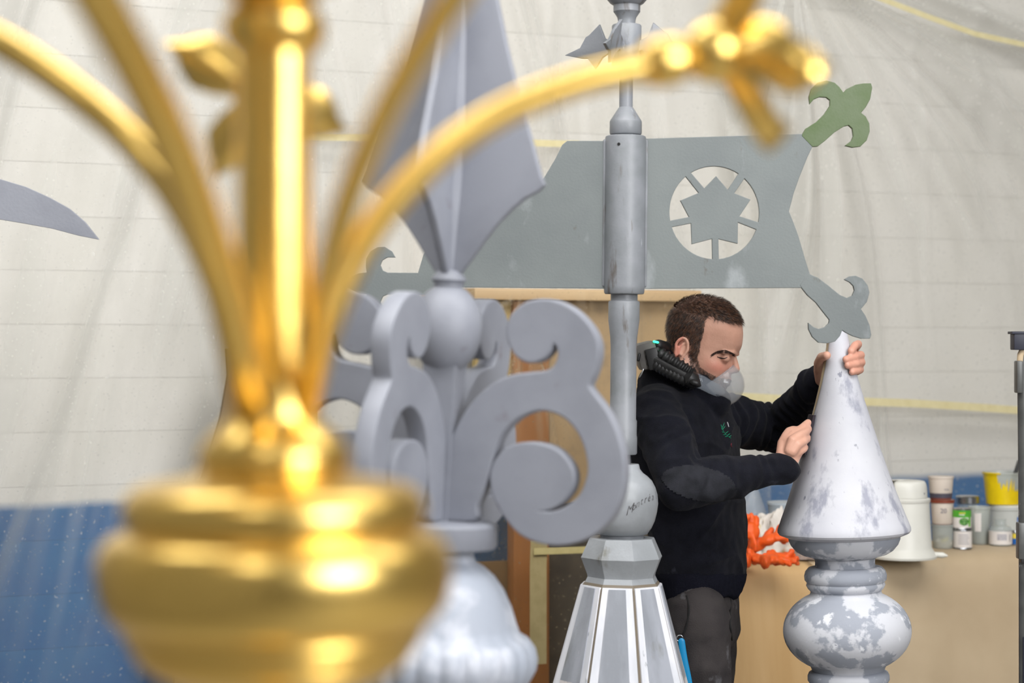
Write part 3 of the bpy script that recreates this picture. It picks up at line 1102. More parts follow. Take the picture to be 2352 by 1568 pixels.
for k in range(8):
    a0, a1 = OR + k * PI / 4, OR + (k + 1) * PI / 4

    def facet(y0, y1, m0, m1, out, th):
        v = []
        for y, m in ((y0, m0), (y1, m1)):
            r = interp([1334, 1345, 1640], [90, 97, 179], y) * VN.s
            A = Vector((math.cos(a0) * r, math.sin(a0) * r)); B = Vector((math.cos(a1) * r, math.sin(a1) * r))
            n = (A + B).normalized()
            e = (B - A)
            for q in (A + e * m, B - e * m):
                for h in (out, out + th):
                    pq = q + n * h * VN.s
                    v.append((pq.x, pq.y, VN.z(y)))
        return MB().add(v, [(0, 1, 3, 2), (4, 6, 7, 5), (1, 5, 7, 3), (0, 2, 6, 4), (0, 4, 5, 1), (2, 3, 7, 6)])
    ribm = facet(1340, 1640, .035, .03, -1, 4.5)
    rb = mk('white_rib', ribm, WHITE_E, VN.root, 30)
    mk('grey_panel', facet(1343, 1552, .24, .20, 1, 3.6), FACET, rb, 30)
    mk('filler_panel', facet(1540, 1638, .20, .20, 1, 3.3), FACET_LO, rb, 30)
VN.part('plinth', [(186, 1640), (190, 1648), (190, 1690), (150, 1700), (150, 2380), (200, 2392), (200, 2409.6)], GREY_P)
# handwriting worn into the ball
bz = [VN.z(y) for _, y in ball_rows][::-1]; br = [r * VN.s for r, _ in ball_rows][::-1]
rb_ = lambda z: interp(bz, br, z)
for i, ch in enumerate('Montréal'):
    t = i / 7
    px = 1443 + 62 * t; py = 1163 - 12 * t - 16 * math.sin(min(t * 1.4, 1) * PI / 2)
    sn = max(-.97, min(.97, (px - VN.ax(py)) * VN.s / rb_(VN.z(py))))
    wraptext(VN.root, 'letter', ch, (.027 if i == 0 else .023), rb_, math.degrees(math.asin(sn)) - 90, VN.z(py), DINK, slope=.6 - .5 * t, sx=.8, shear=.25, out=.0006)

# banner sheet
TH = .012
right_edge = c6([(1378, 742), (1350, 800), (1310, 900), (1280, 985), (1255, 1080), (1280, 1140), (1305, 1210), (1340, 1330), (1362, 1400)])
banner = [(1440, 321), (1845, 305), (1858, 318)] + right_edge + [(1850, 640), (1840, 656), (1440, 662)]


def arc(p, q, n=10):
    """points on the cutout circle from p to q, clockwise in the photo, in crop-6 units"""
    cx, cy, rx, ry = 874, 1090, 233, 241
    a = math.atan2((p[1] - cy) / ry, (p[0] - cx) / rx); b = math.atan2((q[1] - cy) / ry, (q[0] - cx) / rx)
    while b < a:
        b += 2 * PI
    return [(cx + rx * math.cos(a + (b - a) * k / n), cy + ry * math.sin(a + (b - a) * k / n)) for k in range(n + 1)]


holes = [
    arc((752, 888), (1003, 885)) + [(943, 975), (883, 905), (822, 968)],
    arc((1030, 908), (1102, 1140)) + [(1000, 1108), (1057, 1022), (973, 990)],
    arc((1090, 1172), (895, 1328)) + [(893, 1222), (992, 1245), (993, 1135)],
    arc((866, 1330), (657, 1163)) + [(756, 1143), (760, 1250), (864, 1222)],
    arc((648, 1135), (733, 910)) + [(797, 990), (702, 1030), (747, 1115)],
]
mk('banner', plate(VN.flat(banner), [VN.flat(c6(h)) for h in holes], TH, .001), GREY_V, VN.root, 30)
tail = [(1425, 325), (1303, 326), (1292, 335), (1277, 366), (1250, 411), (1214, 451), (1174, 482), (1138, 509), (1080, 538), (1020, 556), (985, 570), (974, 589), (961, 632),
        (890, 632), (879, 627), (873, 614), (878, 602), (890, 595), (907, 595), (900, 583), (884, 573), (868, 574), (852, 584), (843, 600), (842, 618), (844, 632),
        (826, 634), (808, 642), (786, 656), (808, 670), (826, 678), (844, 680), (842, 694), (843, 712), (852, 728), (868, 738), (884, 739), (900, 729), (907, 717), (890, 717), (878, 710), (873, 698), (879, 685), (890, 680),
        (985, 680), (1002, 662), (1425, 662)]
mk('tail', plate(VN.flat(tail), [], TH, .001), GREY_V, VN.root, 30)
fleur_t = c6([(1325, 690), (1330, 680), (1345, 655), (1400, 620), (1440, 580), (1470, 535), (1470, 505), (1450, 490), (1415, 488), (1385, 500), (1366, 522), (1362, 490), (1375, 450), (1405, 420), (1450, 408),
              (1490, 418), (1515, 440), (1537, 470), (1555, 450), (1600, 428), (1640, 421), (1677, 420), (1683, 440), (1672, 500), (1650, 540), (1625, 570), (1650, 590), (1668, 625), (1670, 665), (1655, 710), (1625, 740),
              (1585, 746), (1550, 738), (1580, 715), (1590, 690), (1585, 650), (1565, 632), (1540, 638), (1490, 670), (1440, 715), (1405, 742), (1378, 744)])
o = mk('fleur', plate(VN.flat(fleur_t), [], TH * 1.15, .001), GREEN_V, VN.root, 30)
o['label'] = 'green stained fleur tip'
fleur_b = c1([(1560, 110), (1620, 15), (1660, 35), (1700, 50), (1780, 110), (1880, 190), (1940, 215), (1985, 195), (2005, 150), (1995, 110), (1965, 80), (1925, 60), (1960, 38), (2010, 32), (2065, 55), (2105, 105), (2120, 165),
              (2100, 240), (2050, 300), (2090, 360), (2120, 430), (2135, 510), (2125, 538), (2060, 540), (1990, 520), (1930, 490), (1900, 470), (1880, 520), (1840, 565), (1780, 580), (1710, 575), (1660, 530), (1630, 470), (1628, 425),
              (1665, 455), (1710, 470), (1760, 455), (1795, 420), (1800, 390), (1760, 340), (1720, 290), (1690, 250), (1620, 190), (1580, 140)])
mk('fleur', plate(VN.flat(fleur_b), [], TH * 1.15, .001), GREY_V, VN.root, 30)
for sx in (-1, 1):
    mk('weld_seam', MB().tube([(sx * 47 * VN.s, -.004, VN.z(655)), (sx * 47 * VN.s, -.004, VN.z(325))], .005, 8), GREY_P, VN.root)
p_ = VN.flat([(1419, 335)])[0]
rr_ = 47 * VN.s
mk('pin_hole', MB().lathe([(.0035, -.002), (.0035, .0012)], 12, M=Matrix.Translation((p_[0], -math.sqrt(rr_ ** 2 - p_[0] ** 2), p_[1])) @ Matrix.Rotation(PI / 2, 4, 'X')), SEAM, VN.root)
# small four pointed leaves round the hub
leaf = [(20, 128), (30, 100), (52, 88), (62, 58), (88, 80), (96, 84), (112, 108), (146, 122), (110, 130), (96, 130), (80, 153), (62, 130), (40, 118)]
for k in range(4):
    me = plate([(x * VN.s, VN.z(y - 2)) for x, y in leaf], [], .008, .001)
    # bend each leaf outwards like a folded petal
    for v in me.vertices:
        v.co.y += .35 * (v.co.z - VN.z(105)) * 0.6 + .4 * (v.co.x ** 2) * 2
    me.transform(Matrix.Rotation(math.radians(-28 + 90 * k), 4, 'Z'))
    mk('leaf', me, GREY_P, VN.root, 40)

# ------------------------------------------------------------------ scroll finial
FN = Stand('scroll_finial', 3.3, 1060, -.045, 'lilac grey finial with spear tip, ball and four flat scrolls', 'finial')
AZ = [math.radians(-20 + 90 * k) for k in range(4)]
blade = [(4, -420), (60, -120), (82, 0), (107, 100), (135, 200), (168, 300), (199, 400), (206, 418), (196, 430), (165, 448), (135, 475), (105, 508), (75, 550), (45, 595), (22, 628), (4, 640)]
for a in AZ:
    o_ = [(r * FN.s / math.cos(math.radians(20)), FN.z(y)) for r, y in blade] + [(-.002, FN.z(640)), (-.002, FN.z(-420))]
    me = plate(o_, [], .014, .003)
    me.transform(Matrix.Rotation(a, 4, 'Z'))
    mk('blade', me, GREY_F, FN.root, 40)
v = []
mb = MB()
mb.lathe(FN.prof([(2, -430), (26, 0), (34, 250), (34, 420), (26, 560), (22, 628)]), 4, rot=AZ[0])
mk('spear_core', mb, GREY_F, FN.root, 20)
FN.part('neck_ring', [(22, 618), (30, 624), (38, 634), (40, 641), (34, 648), (34, 656)], GREY_F)
FN.part('ball', [(2, 648)] + [(82 * math.sin(PI * k / 24), 752 - 104 * math.cos(PI * k / 24)) for k in range(1, 24)] + [(2, 857)], GREY_F, angle=180)
mk('shaft', MB().lathe(FN.prof([(56, 835), (52, 870), (46, 1196)]), 4, rot=AZ[0] + PI / 4), GREY_F, FN.root, 20)
c4 = lambda L: [(760 + x / 2.239, 560 + y / 2.239) for x, y in L]
scroll = c4([(565, 1392), (568, 1340), (580, 1250), (595, 1160), (630, 1030), (690, 900), (760, 795), (850, 712), (940, 662), (1050, 640), (1110, 632), (1150, 615), (1175, 582), (1187, 540), (1180, 495), (1160, 474),
             (1146, 490), (1135, 518), (1110, 548), (1065, 572), (1010, 570), (960, 530), (930, 460), (930, 400), (960, 340), (1020, 290), (1100, 270), (1180, 280), (1260, 320), (1330, 390), (1365, 460), (1370, 530),
             (1350, 620), (1330, 665), (1328, 695), (1360, 740), (1420, 820), (1465, 920), (1490, 1020), (1495, 1120), (1480, 1220), (1440, 1320), (1370, 1400), (1280, 1455), (1180, 1480), (1080, 1475), (990, 1440),
             (920, 1370), (865, 1280), (845, 1190), (855, 1120), (900, 1050), (970, 1005), (1060, 993), (1150, 1010), (1215, 1060), (1250, 1130), (1242, 1200), (1200, 1262), (1150, 1300), (1100, 1318), (1068, 1322),
             (1080, 1332), (1150, 1332), (1220, 1302), (1290, 1240), (1325, 1160), (1335, 1090), (1320, 1000), (1280, 910), (1210, 840), (1120, 812), (1040, 825), (960, 870), (890, 950), (850, 1050), (825, 1150),
             (790, 1250), (760, 1320), (745, 1392)])
sm_ = smooth_loop([Vector(p).to_2d() if len(p) > 2 else Vector((p[0], p[1])) for p in scroll], 3)
c20 = math.cos(math.radians(20))
oo = [((p.x - FN.ax(p.y)) * FN.s / c20, FN.z(p.y)) for p in sm_]
for k, a in enumerate(AZ):
    me = plate(oo, [], .034, .0035)
    me.transform(Matrix.Rotation(a, 4, 'Z'))
    mk('scroll', me, GREY_F, FN.root, 30)
FN.part('base_plate', [(120, 1190), (134, 1195), (138, 1200), (138, 1244), (134, 1251), (88, 1254)], GREY_F)
FN.part('neck', [(86, 1250), (86, 1272), (92, 1284)], PATCHY_B)


def lobes(a, z):
    y = 784 + (CZ - z) / FN.s
    t = max(0, min(1, (y - 1425) / 60))
    return 1 + .035 * t * abs(math.cos(a * 14)) - .02 * t


FN.part('fluted_dome', [(88, 1276), (92, 1284), (112, 1296), (135, 1315), (158, 1345), (178, 1385), (192, 1425), (200, 1445), (222, 1458), (234, 1475), (240, 1500), (238, 1525), (226, 1550), (205, 1572), (180, 1590), (160, 1600)], PATCHY_B, seg=224, angle=60, rfun=lobes)
FN.part('plinth', [(150, 1596), (170, 1606), (170, 1660), (130, 1675), (130, 2960), (190, 2975), (190, 3001)], PATCHY_B)

# ------------------------------------------------------------------ white cone finial
CN = Stand('cone_finial', 4.85, 1901, .0308, 'white cone shaped finial on patchy grey bowl being sanded', 'finial')
CN.part('cone', [(16, 742), (22, 768), (26, 790), (34, 830), (44, 875), (56, 920), (72, 975), (90, 1035), (107, 1090), (128, 1150), (148, 1203), (151.5, 1212), (151.5, 1219), (148, 1224), (128, 1232), (100, 1234)], CONEM, 96, 30)
CN.part('cup', [(127, 1228), (127, 1238), (122, 1250), (110, 1264), (96, 1272), (78, 1277), (72, 1280)], PATCHY, 96)
CN.part('neck', [(70, 1276), (68, 1290), (69, 1304), (74, 1312)], PATCHY, 96)
CN.part('upper_ring', [(74, 1300), (84, 1302), (91, 1310), (94, 1320), (93, 1330), (88, 1336), (90, 1342), (86, 1350), (80, 1356)], PATCHY, 96, 50)
CN.part('bowl', [(78, 1350)] + [(146 * math.sin(math.radians(t)) ** .9, 1447 - 98 * math.cos(math.radians(t)) * (1 if t < 90 else .98)) for t in range(32, 150, 6)] + [(80, 1542)], PATCHY, 96, 60)
CN.part('lower_ring', [(82, 1538), (90, 1543), (93, 1550), (93, 1560), (88, 1568), (80, 1572)], PATCHY, 96, 50)
CN.part('pedestal', [(78, 1570), (70, 1600), (90, 1690), (140, 1720), (140, 2260), (180, 2275), (180, 2292.4)], PATCHY, 96, 40)

# ------------------------------------------------------------------ tip of another vane at the left edge
bt = root('vane_blade', W(-60, 784, 4.5) * 1.0, 'curved pointed grey blade entering at the left edge', 'blade')
bt.location.z = 0
tip = [(-380, 360), (-200, 372), (-80, 388), (0, 412), (60, 430), (115, 455), (160, 480), (195, 510), (226, 549), (180, 540), (120, 524), (60, 513), (0, 503), (-120, 492), (-380, 500)]
s45 = 4.5 / F
me = plate([((x + 60) * s45, CZ - (y - 784) * s45) for x, y in tip], [], .010, .001)
mk('blade_sheet', me, GREY_F, bt, 30)
mk('post', MB().lathe([(.16, 0), (.16, .03), (.028, .04), (.028, CZ - (340 - 784) * s45)], 32, M=Matrix.Translation((-320 * s45, 0, 0))), GREY_F, bt)

# ------------------------------------------------------------------ gilded vase with curved arms
GD = 1.4
GS = GD / F
gx = lambda px: (px - 1176) * GS
GL = root('gold_finial', (gx(630), GD, 0), 'gilded vase shaped finial with five curved flower arms', 'finial')
gz = lambda y: CZ - (y - 784) * GS
gp = lambda rows: [(r * GS, gz(y)) for r, y in rows]


def smooth_prof(rows, n=4):
    return [(max(p.x, .5), p.y) for p in smooth_loop([Vector(r) for r in rows], n, closed=False)]


mk('vase', MB().lathe(gp(smooth_prof([(100, 880), (102, 930), (108, 960), (124, 980), (150, 1002), (170, 1030), (176, 1056), (168, 1078), (196, 1092), (250, 1102), (310, 1115), (338, 1138), (348, 1165), (344, 1195), (338, 1212),
                                      (356, 1222), (384, 1238), (403, 1270), (408, 1305), (405, 1345), (392, 1388), (364, 1424), (340, 1438), (344, 1452), (330, 1482), (312, 1492), (316, 1504), (292, 1530), (250, 1555), (190, 1585), (120, 1610), (70, 1640), (55, 1680)])), 128), GOLD, GL, 60)
mk('support_pole', MB().lathe([(.017, gz(1660)), (.016, .05), (.15, .03), (.16, .0015)], 48), GOLD, GL)
mk('column', MB().lathe(gp([(88, 960), (87, 900), (86, 700), (85, 400), (85, 110)]), 64), GOLD, GL, 60)
mk('collar', MB().lathe(gp(smooth_prof([(84, 126), (100, 115), (114, 92), (120, 64), (112, 36), (96, 20), (88, 12)])), 64), GOLD, GL, 60)
mk('upper_cup', MB().lathe(gp(smooth_prof([(86, 18), (98, 0), (140, -30), (200, -50), (236, -80), (220, -130), (150, -180), (90, -210), (70, -330), (20, -360)])), 64), GOLD, GL, 60)


def lozenge(mb, path, widths, thick, side):
    """a curved leaf: path of points, half widths, thickness; side is its width direction"""
    n = len(path)
    v, f = [], []
    side = Vector(side).normalized()
    for i, p in enumerate(path):
        p = Vector(p)
        t = (Vector(path[min(i + 1, n - 1)]) - Vector(path[max(i - 1, 0)])).normalized()
        nn = t.cross(side).normalized()
        w = widths[i]
        for (a, b) in ((-1, 0), (-.5, .8), (0, 1.1), (.5, .8), (1, 0), (.5, -.5), (0, -.7), (-.5, -.5)):
            v.append(p + side * (w * a) + nn * (thick * b))
    for i in range(n - 1):
        for k in range(8):
            f.append((i * 8 + k, i * 8 + (k + 1) % 8, (i + 1) * 8 + (k + 1) % 8, (i + 1) * 8 + k))
    f.append(tuple(range(8))[::-1]); f.append(tuple(range((n - 1) * 8, n * 8)))
    return mb.add(v, f)


arm_px = [(52, 985), (62, 940), (82, 870), (104, 790), (134, 710), (176, 610), (236, 510), (318, 412), (425, 315), (552, 236), (710, 172), (880, 126), (990, 100)]
base_w = Vector((GL.location.x, GL.location.y, 0))


def polar_arm(deg):
    c, q = math.cos(math.radians(deg)), math.sin(math.radians(deg))
    return [Vector((r * GS * c, r * GS * q, gz(y))) for r, y in arm_px]


def seen_arm(L):
    return [W(*p) - base_w for p in L]


arms = [
    (polar_arm(14), .0112),
    (polar_arm(99), .0105),
    (seen_arm([(600, 985, 1.405), (590, 930, 1.41), (560, 840, 1.42), (510, 680, 1.44), (450, 540, 1.455), (380, 420, 1.47), (290, 315, 1.485), (200, 235, 1.50), (100, 160, 1.51), (0, 98, 1.52), (-120, 45, 1.53), (-260, 10, 1.54)]), .0122),
    (seen_arm([(610, 985, 1.385), (578, 930, 1.38), (562, 860, 1.36), (530, 720, 1.335), (495, 600, 1.31), (425, 400, 1.26), (335, 200, 1.22), (225, 0, 1.185), (150, -110, 1.165), (40, -220, 1.145), (-60, -290, 1.13)]), .0146),
    (seen_arm([(660, 985, 1.385), (700, 930, 1.38), (720, 850, 1.36), (735, 740, 1.335), (760, 600, 1.30), (800, 455, 1.27), (850, 330, 1.24), (900, 225, 1.215), (945, 145, 1.195), (1000, 60, 1.175), (1040, 0, 1.16), (1110, -100, 1.14), (1200, -200, 1.12), (1300, -270, 1.10)]), .0092),
]
knob_me = MB().lathe([(.009, -.034), (.016, -.030), (.0185, -.020), (.0185, -.006), (.015, .0), (.010, .002), (.016, .006), (.0225, .016), (.024, .027), (.019, .038), (.012, .044)], 32).mesh('knob')
bud_me = MB().ellipsoid((0, 0, .062), (.019, .019, .024)).mesh('bud')
petals = []
for k in range(4):
    od = Vector((math.cos(k * PI / 2), math.sin(k * PI / 2), 0)); ed = Vector((0, 0, 1))
    c0 = ed * .036
    path = [c0, c0 + ed * .008 + od * .018, c0 + ed * .016 + od * .036, c0 + ed * .024 + od * .054, c0 + ed * .032 + od * .068, c0 + ed * .042 + od * .080]
    petals.append(lozenge(MB(), path, [.008, .015, .022, .025, .018, .003], .015, od.cross(ed)).mesh('petal'))
for pts_, rad in arms:
    ap = smooth_loop(pts_, 4, closed=False)
    a = mk('arm', MB().tube(ap, rad, 24), GOLD, GL, 60)
    zd = (ap[-1] - ap[-3]).normalized()
    xd = (Vector((0, 0, 1)) - zd * zd.z).normalized()
    yd = zd.cross(xd)
    Mo = Matrix((xd, yd, zd)).transposed().to_4x4() @ Matrix.Rotation(math.radians(25), 4, 'Z')
    Mo.translation = ap[-1]
    for nm, me_ in [('knob', knob_me), ('bud', bud_me)] + [('petal', q) for q in petals]:
        c = mk(nm, me_, GOLD, a, 60)
        c.matrix_local = Mo

# ------------------------------------------------------------------ steel trolley frame at the right edge
TD = 4.7
ts = TD / F
TX = W(2346, 784, TD).x
tz = lambda y: CZ - (y - 784) * ts
fr = root('steel_frame', (TX + .25, TD, 0), 'worn grey steel trolley frame cut by the right edge', 'frame')
tx = lambda px: (px - 2346) * ts - .25
pts = [(tx(2352), 0, .03), (tx(2352), 0, tz(1300)), (tx(2349), 0, tz(900)), (tx(2348), 0, tz(850)), (tx(2350), 0, tz(822)), (tx(2358), 0, tz(802)), (tx(2374), 0, tz(790)), (tx(2400), 0, tz(786)), (.25, 0, tz(786)), (.28, 0, tz(800)), (.29, 0, tz(850)), (.29, 0, .03)]
mk('tube_frame', MB().tube(smooth_loop([Vector(p) for p in pts], 3, closed=False), .0125, 16, up=(0, 1, 0)), FRAMEM, fr)
mk('corner_pad', MB().tube([(tx(2342), -.004, tz(846)), (tx(2344), -.004, tz(815)), (tx(2352), -.004, tz(796)), (tx(2366), -.004, tz(786))], .009, 12, up=(0, 1, 0)), KRAFT, fr)
mk('top_clip', MB().box((tx(2342), 0, tz(782)), (.018, .02, .022), bev=.003), NAVYP, fr)
mk('top_lip', MB().box((tx(2340), 0, tz(764)), (.021, .022, .003), bev=.001), NAVYP, fr)
mk('sleeve_clamp', MB().box((tx(2337), -.01, tz(865)), (.0075, .016, .038), bev=.004), FRAMEM, fr)
mk('sleeve_clamp', MB().box((tx(2343), -.01, tz(1240)), (.0095, .016, .043), bev=.004), FRAMEM, fr)
mk('clamp_foot', MB().box((tx(2346), -.012, tz(1284)), (.006, .012, .006), bev=.001), BLACKP, fr)
mk('lower_guard', MB().box((tx(2356), 0, (tz(1460) + .05) / 2), (.010, .018, (tz(1460) - .05) / 2), bev=.003), NAVYP, fr)
for px in (2352,):
    mk('castor', MB().lathe([(.028, -.012), (.03, -.008), (.03, .008), (.028, .012)], 24, M=Matrix.Translation((tx(px), 0, .0305)) @ Matrix.Rotation(PI / 2, 4, 'X')), BLACKP, fr)
mk('castor', MB().lathe([(.028, -.012), (.03, -.008), (.03, .008), (.028, .012)], 24, M=Matrix.Translation((.29, 0, .0305)) @ Matrix.Rotation(PI / 2, 4, 'X')), BLACKP, fr)

# ------------------------------------------------------------------ the person
PD = 4.92


def skin_mat():
    m, t, p, out = nt('skin')
    f = noise_fac(t, 40, .35, .7, 4)
    col = mixc(t, f, srgb(214, 162, 140), srgb(222, 172, 150))
    for an_, c, k in (('flush', srgb(206, 112, 96), 1.0), ('stubble', srgb(112, 84, 72), .9), ('scalp', srgb(60, 42, 33), 1.0)):
        at = N(t, 'ShaderNodeAttribute', attribute_name=an_)
        mu = N(t, 'ShaderNodeMath', operation='MULTIPLY', use_clamp=True)
        t.links.new(at.outputs['Fac'], mu.inputs[0]); mu.inputs[1].default_value = k
        col = mixc(t, mu.outputs[0], col, c)
    t.links.new(col, p.inputs['Base Color'])
    p.inputs['Roughness'].default_value = .48
    b = N(t, 'ShaderNodeBump'); b.inputs['Strength'].default_value = .12; b.inputs['Distance'].default_value = .004
    t.links.new(noise_fac(t, 260, 0, 1, 3), b.inputs['Height'])
    t.links.new(b.outputs[0], p.inputs['Normal'])
    return m


SKIN = skin_mat()
man = root('person', W(1612, 2262, PD + .03), 'person in navy fleece and dusty grey trousers sanding the white cone', 'person')
man.location.z = 0

# head frame: x forward, y to the far side, z up; chin at z = 0
YAW, PITCH = math.radians(17), math.radians(15)
fw = Vector((math.cos(YAW) * math.cos(PITCH), -math.sin(YAW) * math.cos(PITCH), -math.sin(PITCH)))
lf = Vector((math.sin(YAW), math.cos(YAW), 0))
uph = fw.cross(lf)
HM = Matrix((fw, lf, uph)).transposed().to_4x4()
H0 = W(1618, 766, 4.93)
HM.translation = H0 - HM.to_3x3() @ Vector((-.002, 0, .14))
HI = HM.inverted()


def side_pt(px, py, yl=-.07):
    """point of the head frame seen at a photo pixel when it lies yl off the middle plane"""
    o = HI @ Vector((0, 0, CZ)); d = (HI.to_3x3() @ (W(px, py, 5) - Vector((0, 0, CZ)))).normalized()
    k = (yl - o.y) / d.y
    return o + d * k


hz = [0, .012, .03, .045, .06, .075, .09, .105, .12, .135, .15, .165, .18, .195, .21, .222, .230, .2345]
hf = [.076, .085, .087, .088, .088, .086, .083, .0835, .0935, .0955, .0935, .0905, .085, .0765, .063, .046, .028, .008]
hb = [.030, .008, -.005, -.02, -.04, -.058, -.074, -.086, -.094, -.098, -.099, -.098, -.094, -.086, -.072, -.054, -.034, -.008]
hw_ = [.018, .030, .042, .050, .056, .060, .064, .067, .0695, .072, .0745, .0755, .0745, .071, .062, .048, .032, .008]
nz_, ns_ = 70, 72
v, f = [], []
for i in range(nz_):
    z = .2345 * i / (nz_ - 1)
    F_, B_, W_ = interp(hz, hf, z), interp(hz, hb, z), interp(hz, hw_, z)
    xc = (F_ + B_) / 2 - .012 * (1 if z > .06 else z / .06)
    for k in range(ns_):
        a = 2 * PI * k / ns_
        ca, sa = math.cos(a), math.sin(a)
        e1 = .88 if ca > 0 else .95
        x = xc + ((F_ - xc) if ca > 0 else (xc - B_)) * math.copysign(abs(ca) ** e1, ca)
        y = W_ * math.copysign(abs(sa) ** .92, sa)
        # temples and eye sockets
        if x > .02:
            for sg in (-1, 1):
                dd = ((x - .078) / .022) ** 2 + ((y - sg * .034) / .020) ** 2 + ((z - .098) / .012) ** 2
                x -= .010 * math.exp(-dd)
                dd = ((x - .05) / .03) ** 2 + ((y - sg * .066) / .02) ** 2 + ((z - .130) / .03) ** 2
                y -= sg * .004 * math.exp(-dd)
                dd = ((x - .060) / .03) ** 2 + ((y - sg * .052) / .02) ** 2 + ((z - .072) / .016) ** 2
                y += sg * .004 * math.exp(-dd)
        v.append((x, y, z))
for i in range(nz_ - 1):
    for k in range(ns_):
        k2 = (k + 1) % ns_
        f.append((i * ns_ + k, i * ns_ + k2, (i + 1) * ns_ + k2, (i + 1) * ns_ + k))
f.append(tuple(range(ns_))[::-1]); f.append(tuple(range((nz_ - 1) * ns_, nz_ * ns_)))
body = MB()
body.add(v, f, HM)


def H(x, y, z):
    return HM @ Vector((x, y, z))


# nose, brows, lids, lips
body.tube([H(.082, 0, .109), H(.0845, 0, .101), H(.091, 0, .088), H(.0965, 0, .076)], [.0070, .0075, .0090, .0105], 14)
for sg in (-1, 1):
    body.ellipsoid(H(.088, sg * .011, .070), (.010, .0085, .0075), HM.to_3x3().to_4x4())
    body.tube([H(.0885, sg * .012, .1115), H(.084, sg * .030, .1155), H(.066, sg * .050, .110)], [.0055, .0062, .005], 12)
    body.ellipsoid(H(.0700, sg * .033, .0965), (.0125, .0145, .0115), HM.to_3x3().to_4x4())
body.tube([H(.080, -.022, .044), H(.088, 0, .047), H(.080, .022, .044)], [.004, .0068, .004], 12)
body.tube([H(.078, -.020, .037), H(.087, 0, .0365), H(.078, .020, .037)], [.004, .0068, .004], 12)
# ears
for sg in (-1, 1):
    c = side_pt(1569, 803, -.072) if sg < 0 else Vector((side_pt(1569, 803, -.072).x, .072, side_pt(1569, 803, -.072).z))
    er_ = []
    for k in range(15):
        a = math.radians(-60 + 285 * k / 14)
        rx_, rz_ = .0155, .0265
        er_.append(H(c.x - .003 + rx_ * math.cos(a) * (1 if math.sin(a) > 0 else .8), c.y + sg * (.008 + .006 * max(0, -math.cos(a))), c.z + .002 + rz_ * math.sin(a)))
    body.tube(er_, [.003, .0034, .0036, .0038, .0040, .0042, .0042, .0042, .0042, .0042, .004, .004, .0042, .0048, .005], 10)
    body.ellipsoid(H(c.x - .004, c.y + sg * .001, c.z), (.012, .006, .022), HM.to_3x3().to_4x4())
    body.tube([H(c.x + .000, c.y + sg * .006, c.z + .016), H(c.x - .009, c.y + sg * .0085, c.z + .006), H(c.x - .007, c.y + sg * .008, c.z - .010), H(c.x + .003, c.y + sg * .007, c.z - .014)], .0026, 8)
    body.ellipsoid(H(c.x + .003, c.y + sg * .005, c.z - .026), (.0065, .0045, .0075), HM.to_3x3().to_4x4())
    body.ellipsoid(H(c.x + .010, c.y + sg * .003, c.z - .006), (.004, .005, .006), HM.to_3x3().to_4x4())
EARC = side_pt(1569, 803, -.072)
# neck and trunk core
body.tube([H(-.030, 0, .085), W(1560, 872, PD + .0), W(1552, 925, PD + .02)], [.060, .060, .066], 28)
TY = math.radians(25)
tf = Vector((math.cos(TY), -math.sin(TY), 0)); tl = Vector((math.sin(TY), math.cos(TY), 0))
tc = [(1555, 905, .055, .06), (1560, 935, .085, .15), (1568, 980, .098, .165), (1576, 1060, .098, .155), (1592, 1160, .090, .140), (1602, 1260, .085, .135), (1610, 1380, .085, .140), (1612, 1440, .085, .14)]


def trunk(mb, rows, grow=0.0, sx=1.0, extra=0, TDp=PD + .03):
    v, f = [], []
    n = 48
    rr = []
    for i, (px, py, a, b) in enumerate(rows):
        rr.append((W(px, py, TDp), a + grow, b + grow))
    P = smooth_loop([Vector((*c, )) for c, a, b in rr], 4, closed=False)
    A = smooth_loop([Vector((a, b, 0)) for c, a, b in rr], 4, closed=False)
    for p, ab in zip(P, A):
        for k in range(n):
            t = 2 * PI * k / n
            ct, st = math.cos(t), math.sin(t)
            q = p + tf * (ab.x * math.copysign(abs(ct) ** .85, ct)) + tl * (ab.y * math.copysign(abs(st) ** .85, st))
            v.append(q)
    m = len(P)
    for i in range(m - 1):
        for k in range(n):
            k2 = (k + 1) % n
            f.append((i * n + k2, i * n + k, (i + 1) * n + k, (i + 1) * n + k2))
    f.append(tuple(range(n))); f.append(tuple(range((m - 1) * n, m * n))[::-1])
    mb.add(v, f)


trunk(body, tc, -.02)
# arms (core), hands
SHr, ELr, WRr = W(1503, 950, 4.80), W(1572, 1112, 4.63), W(1803, 1072, 4.735)
SHl, ELl, WRl = W(1640, 962, 5.10), W(1788, 990, 5.20), W(1882, 872, 4.985)
body.tube([SHr, SHr.lerp(ELr, .5), ELr], [.050, .046, .038], 20)
body.tube([ELr, ELr.lerp(WRr, .35), WRr], [.038, .040, .026], 20)
body.tube([SHl, SHl.lerp(ELl, .5), ELl], [.050, .046, .038], 20)
body.tube([ELl, ELl.lerp(WRl, .35), WRl], [.038, .040, .026], 20)
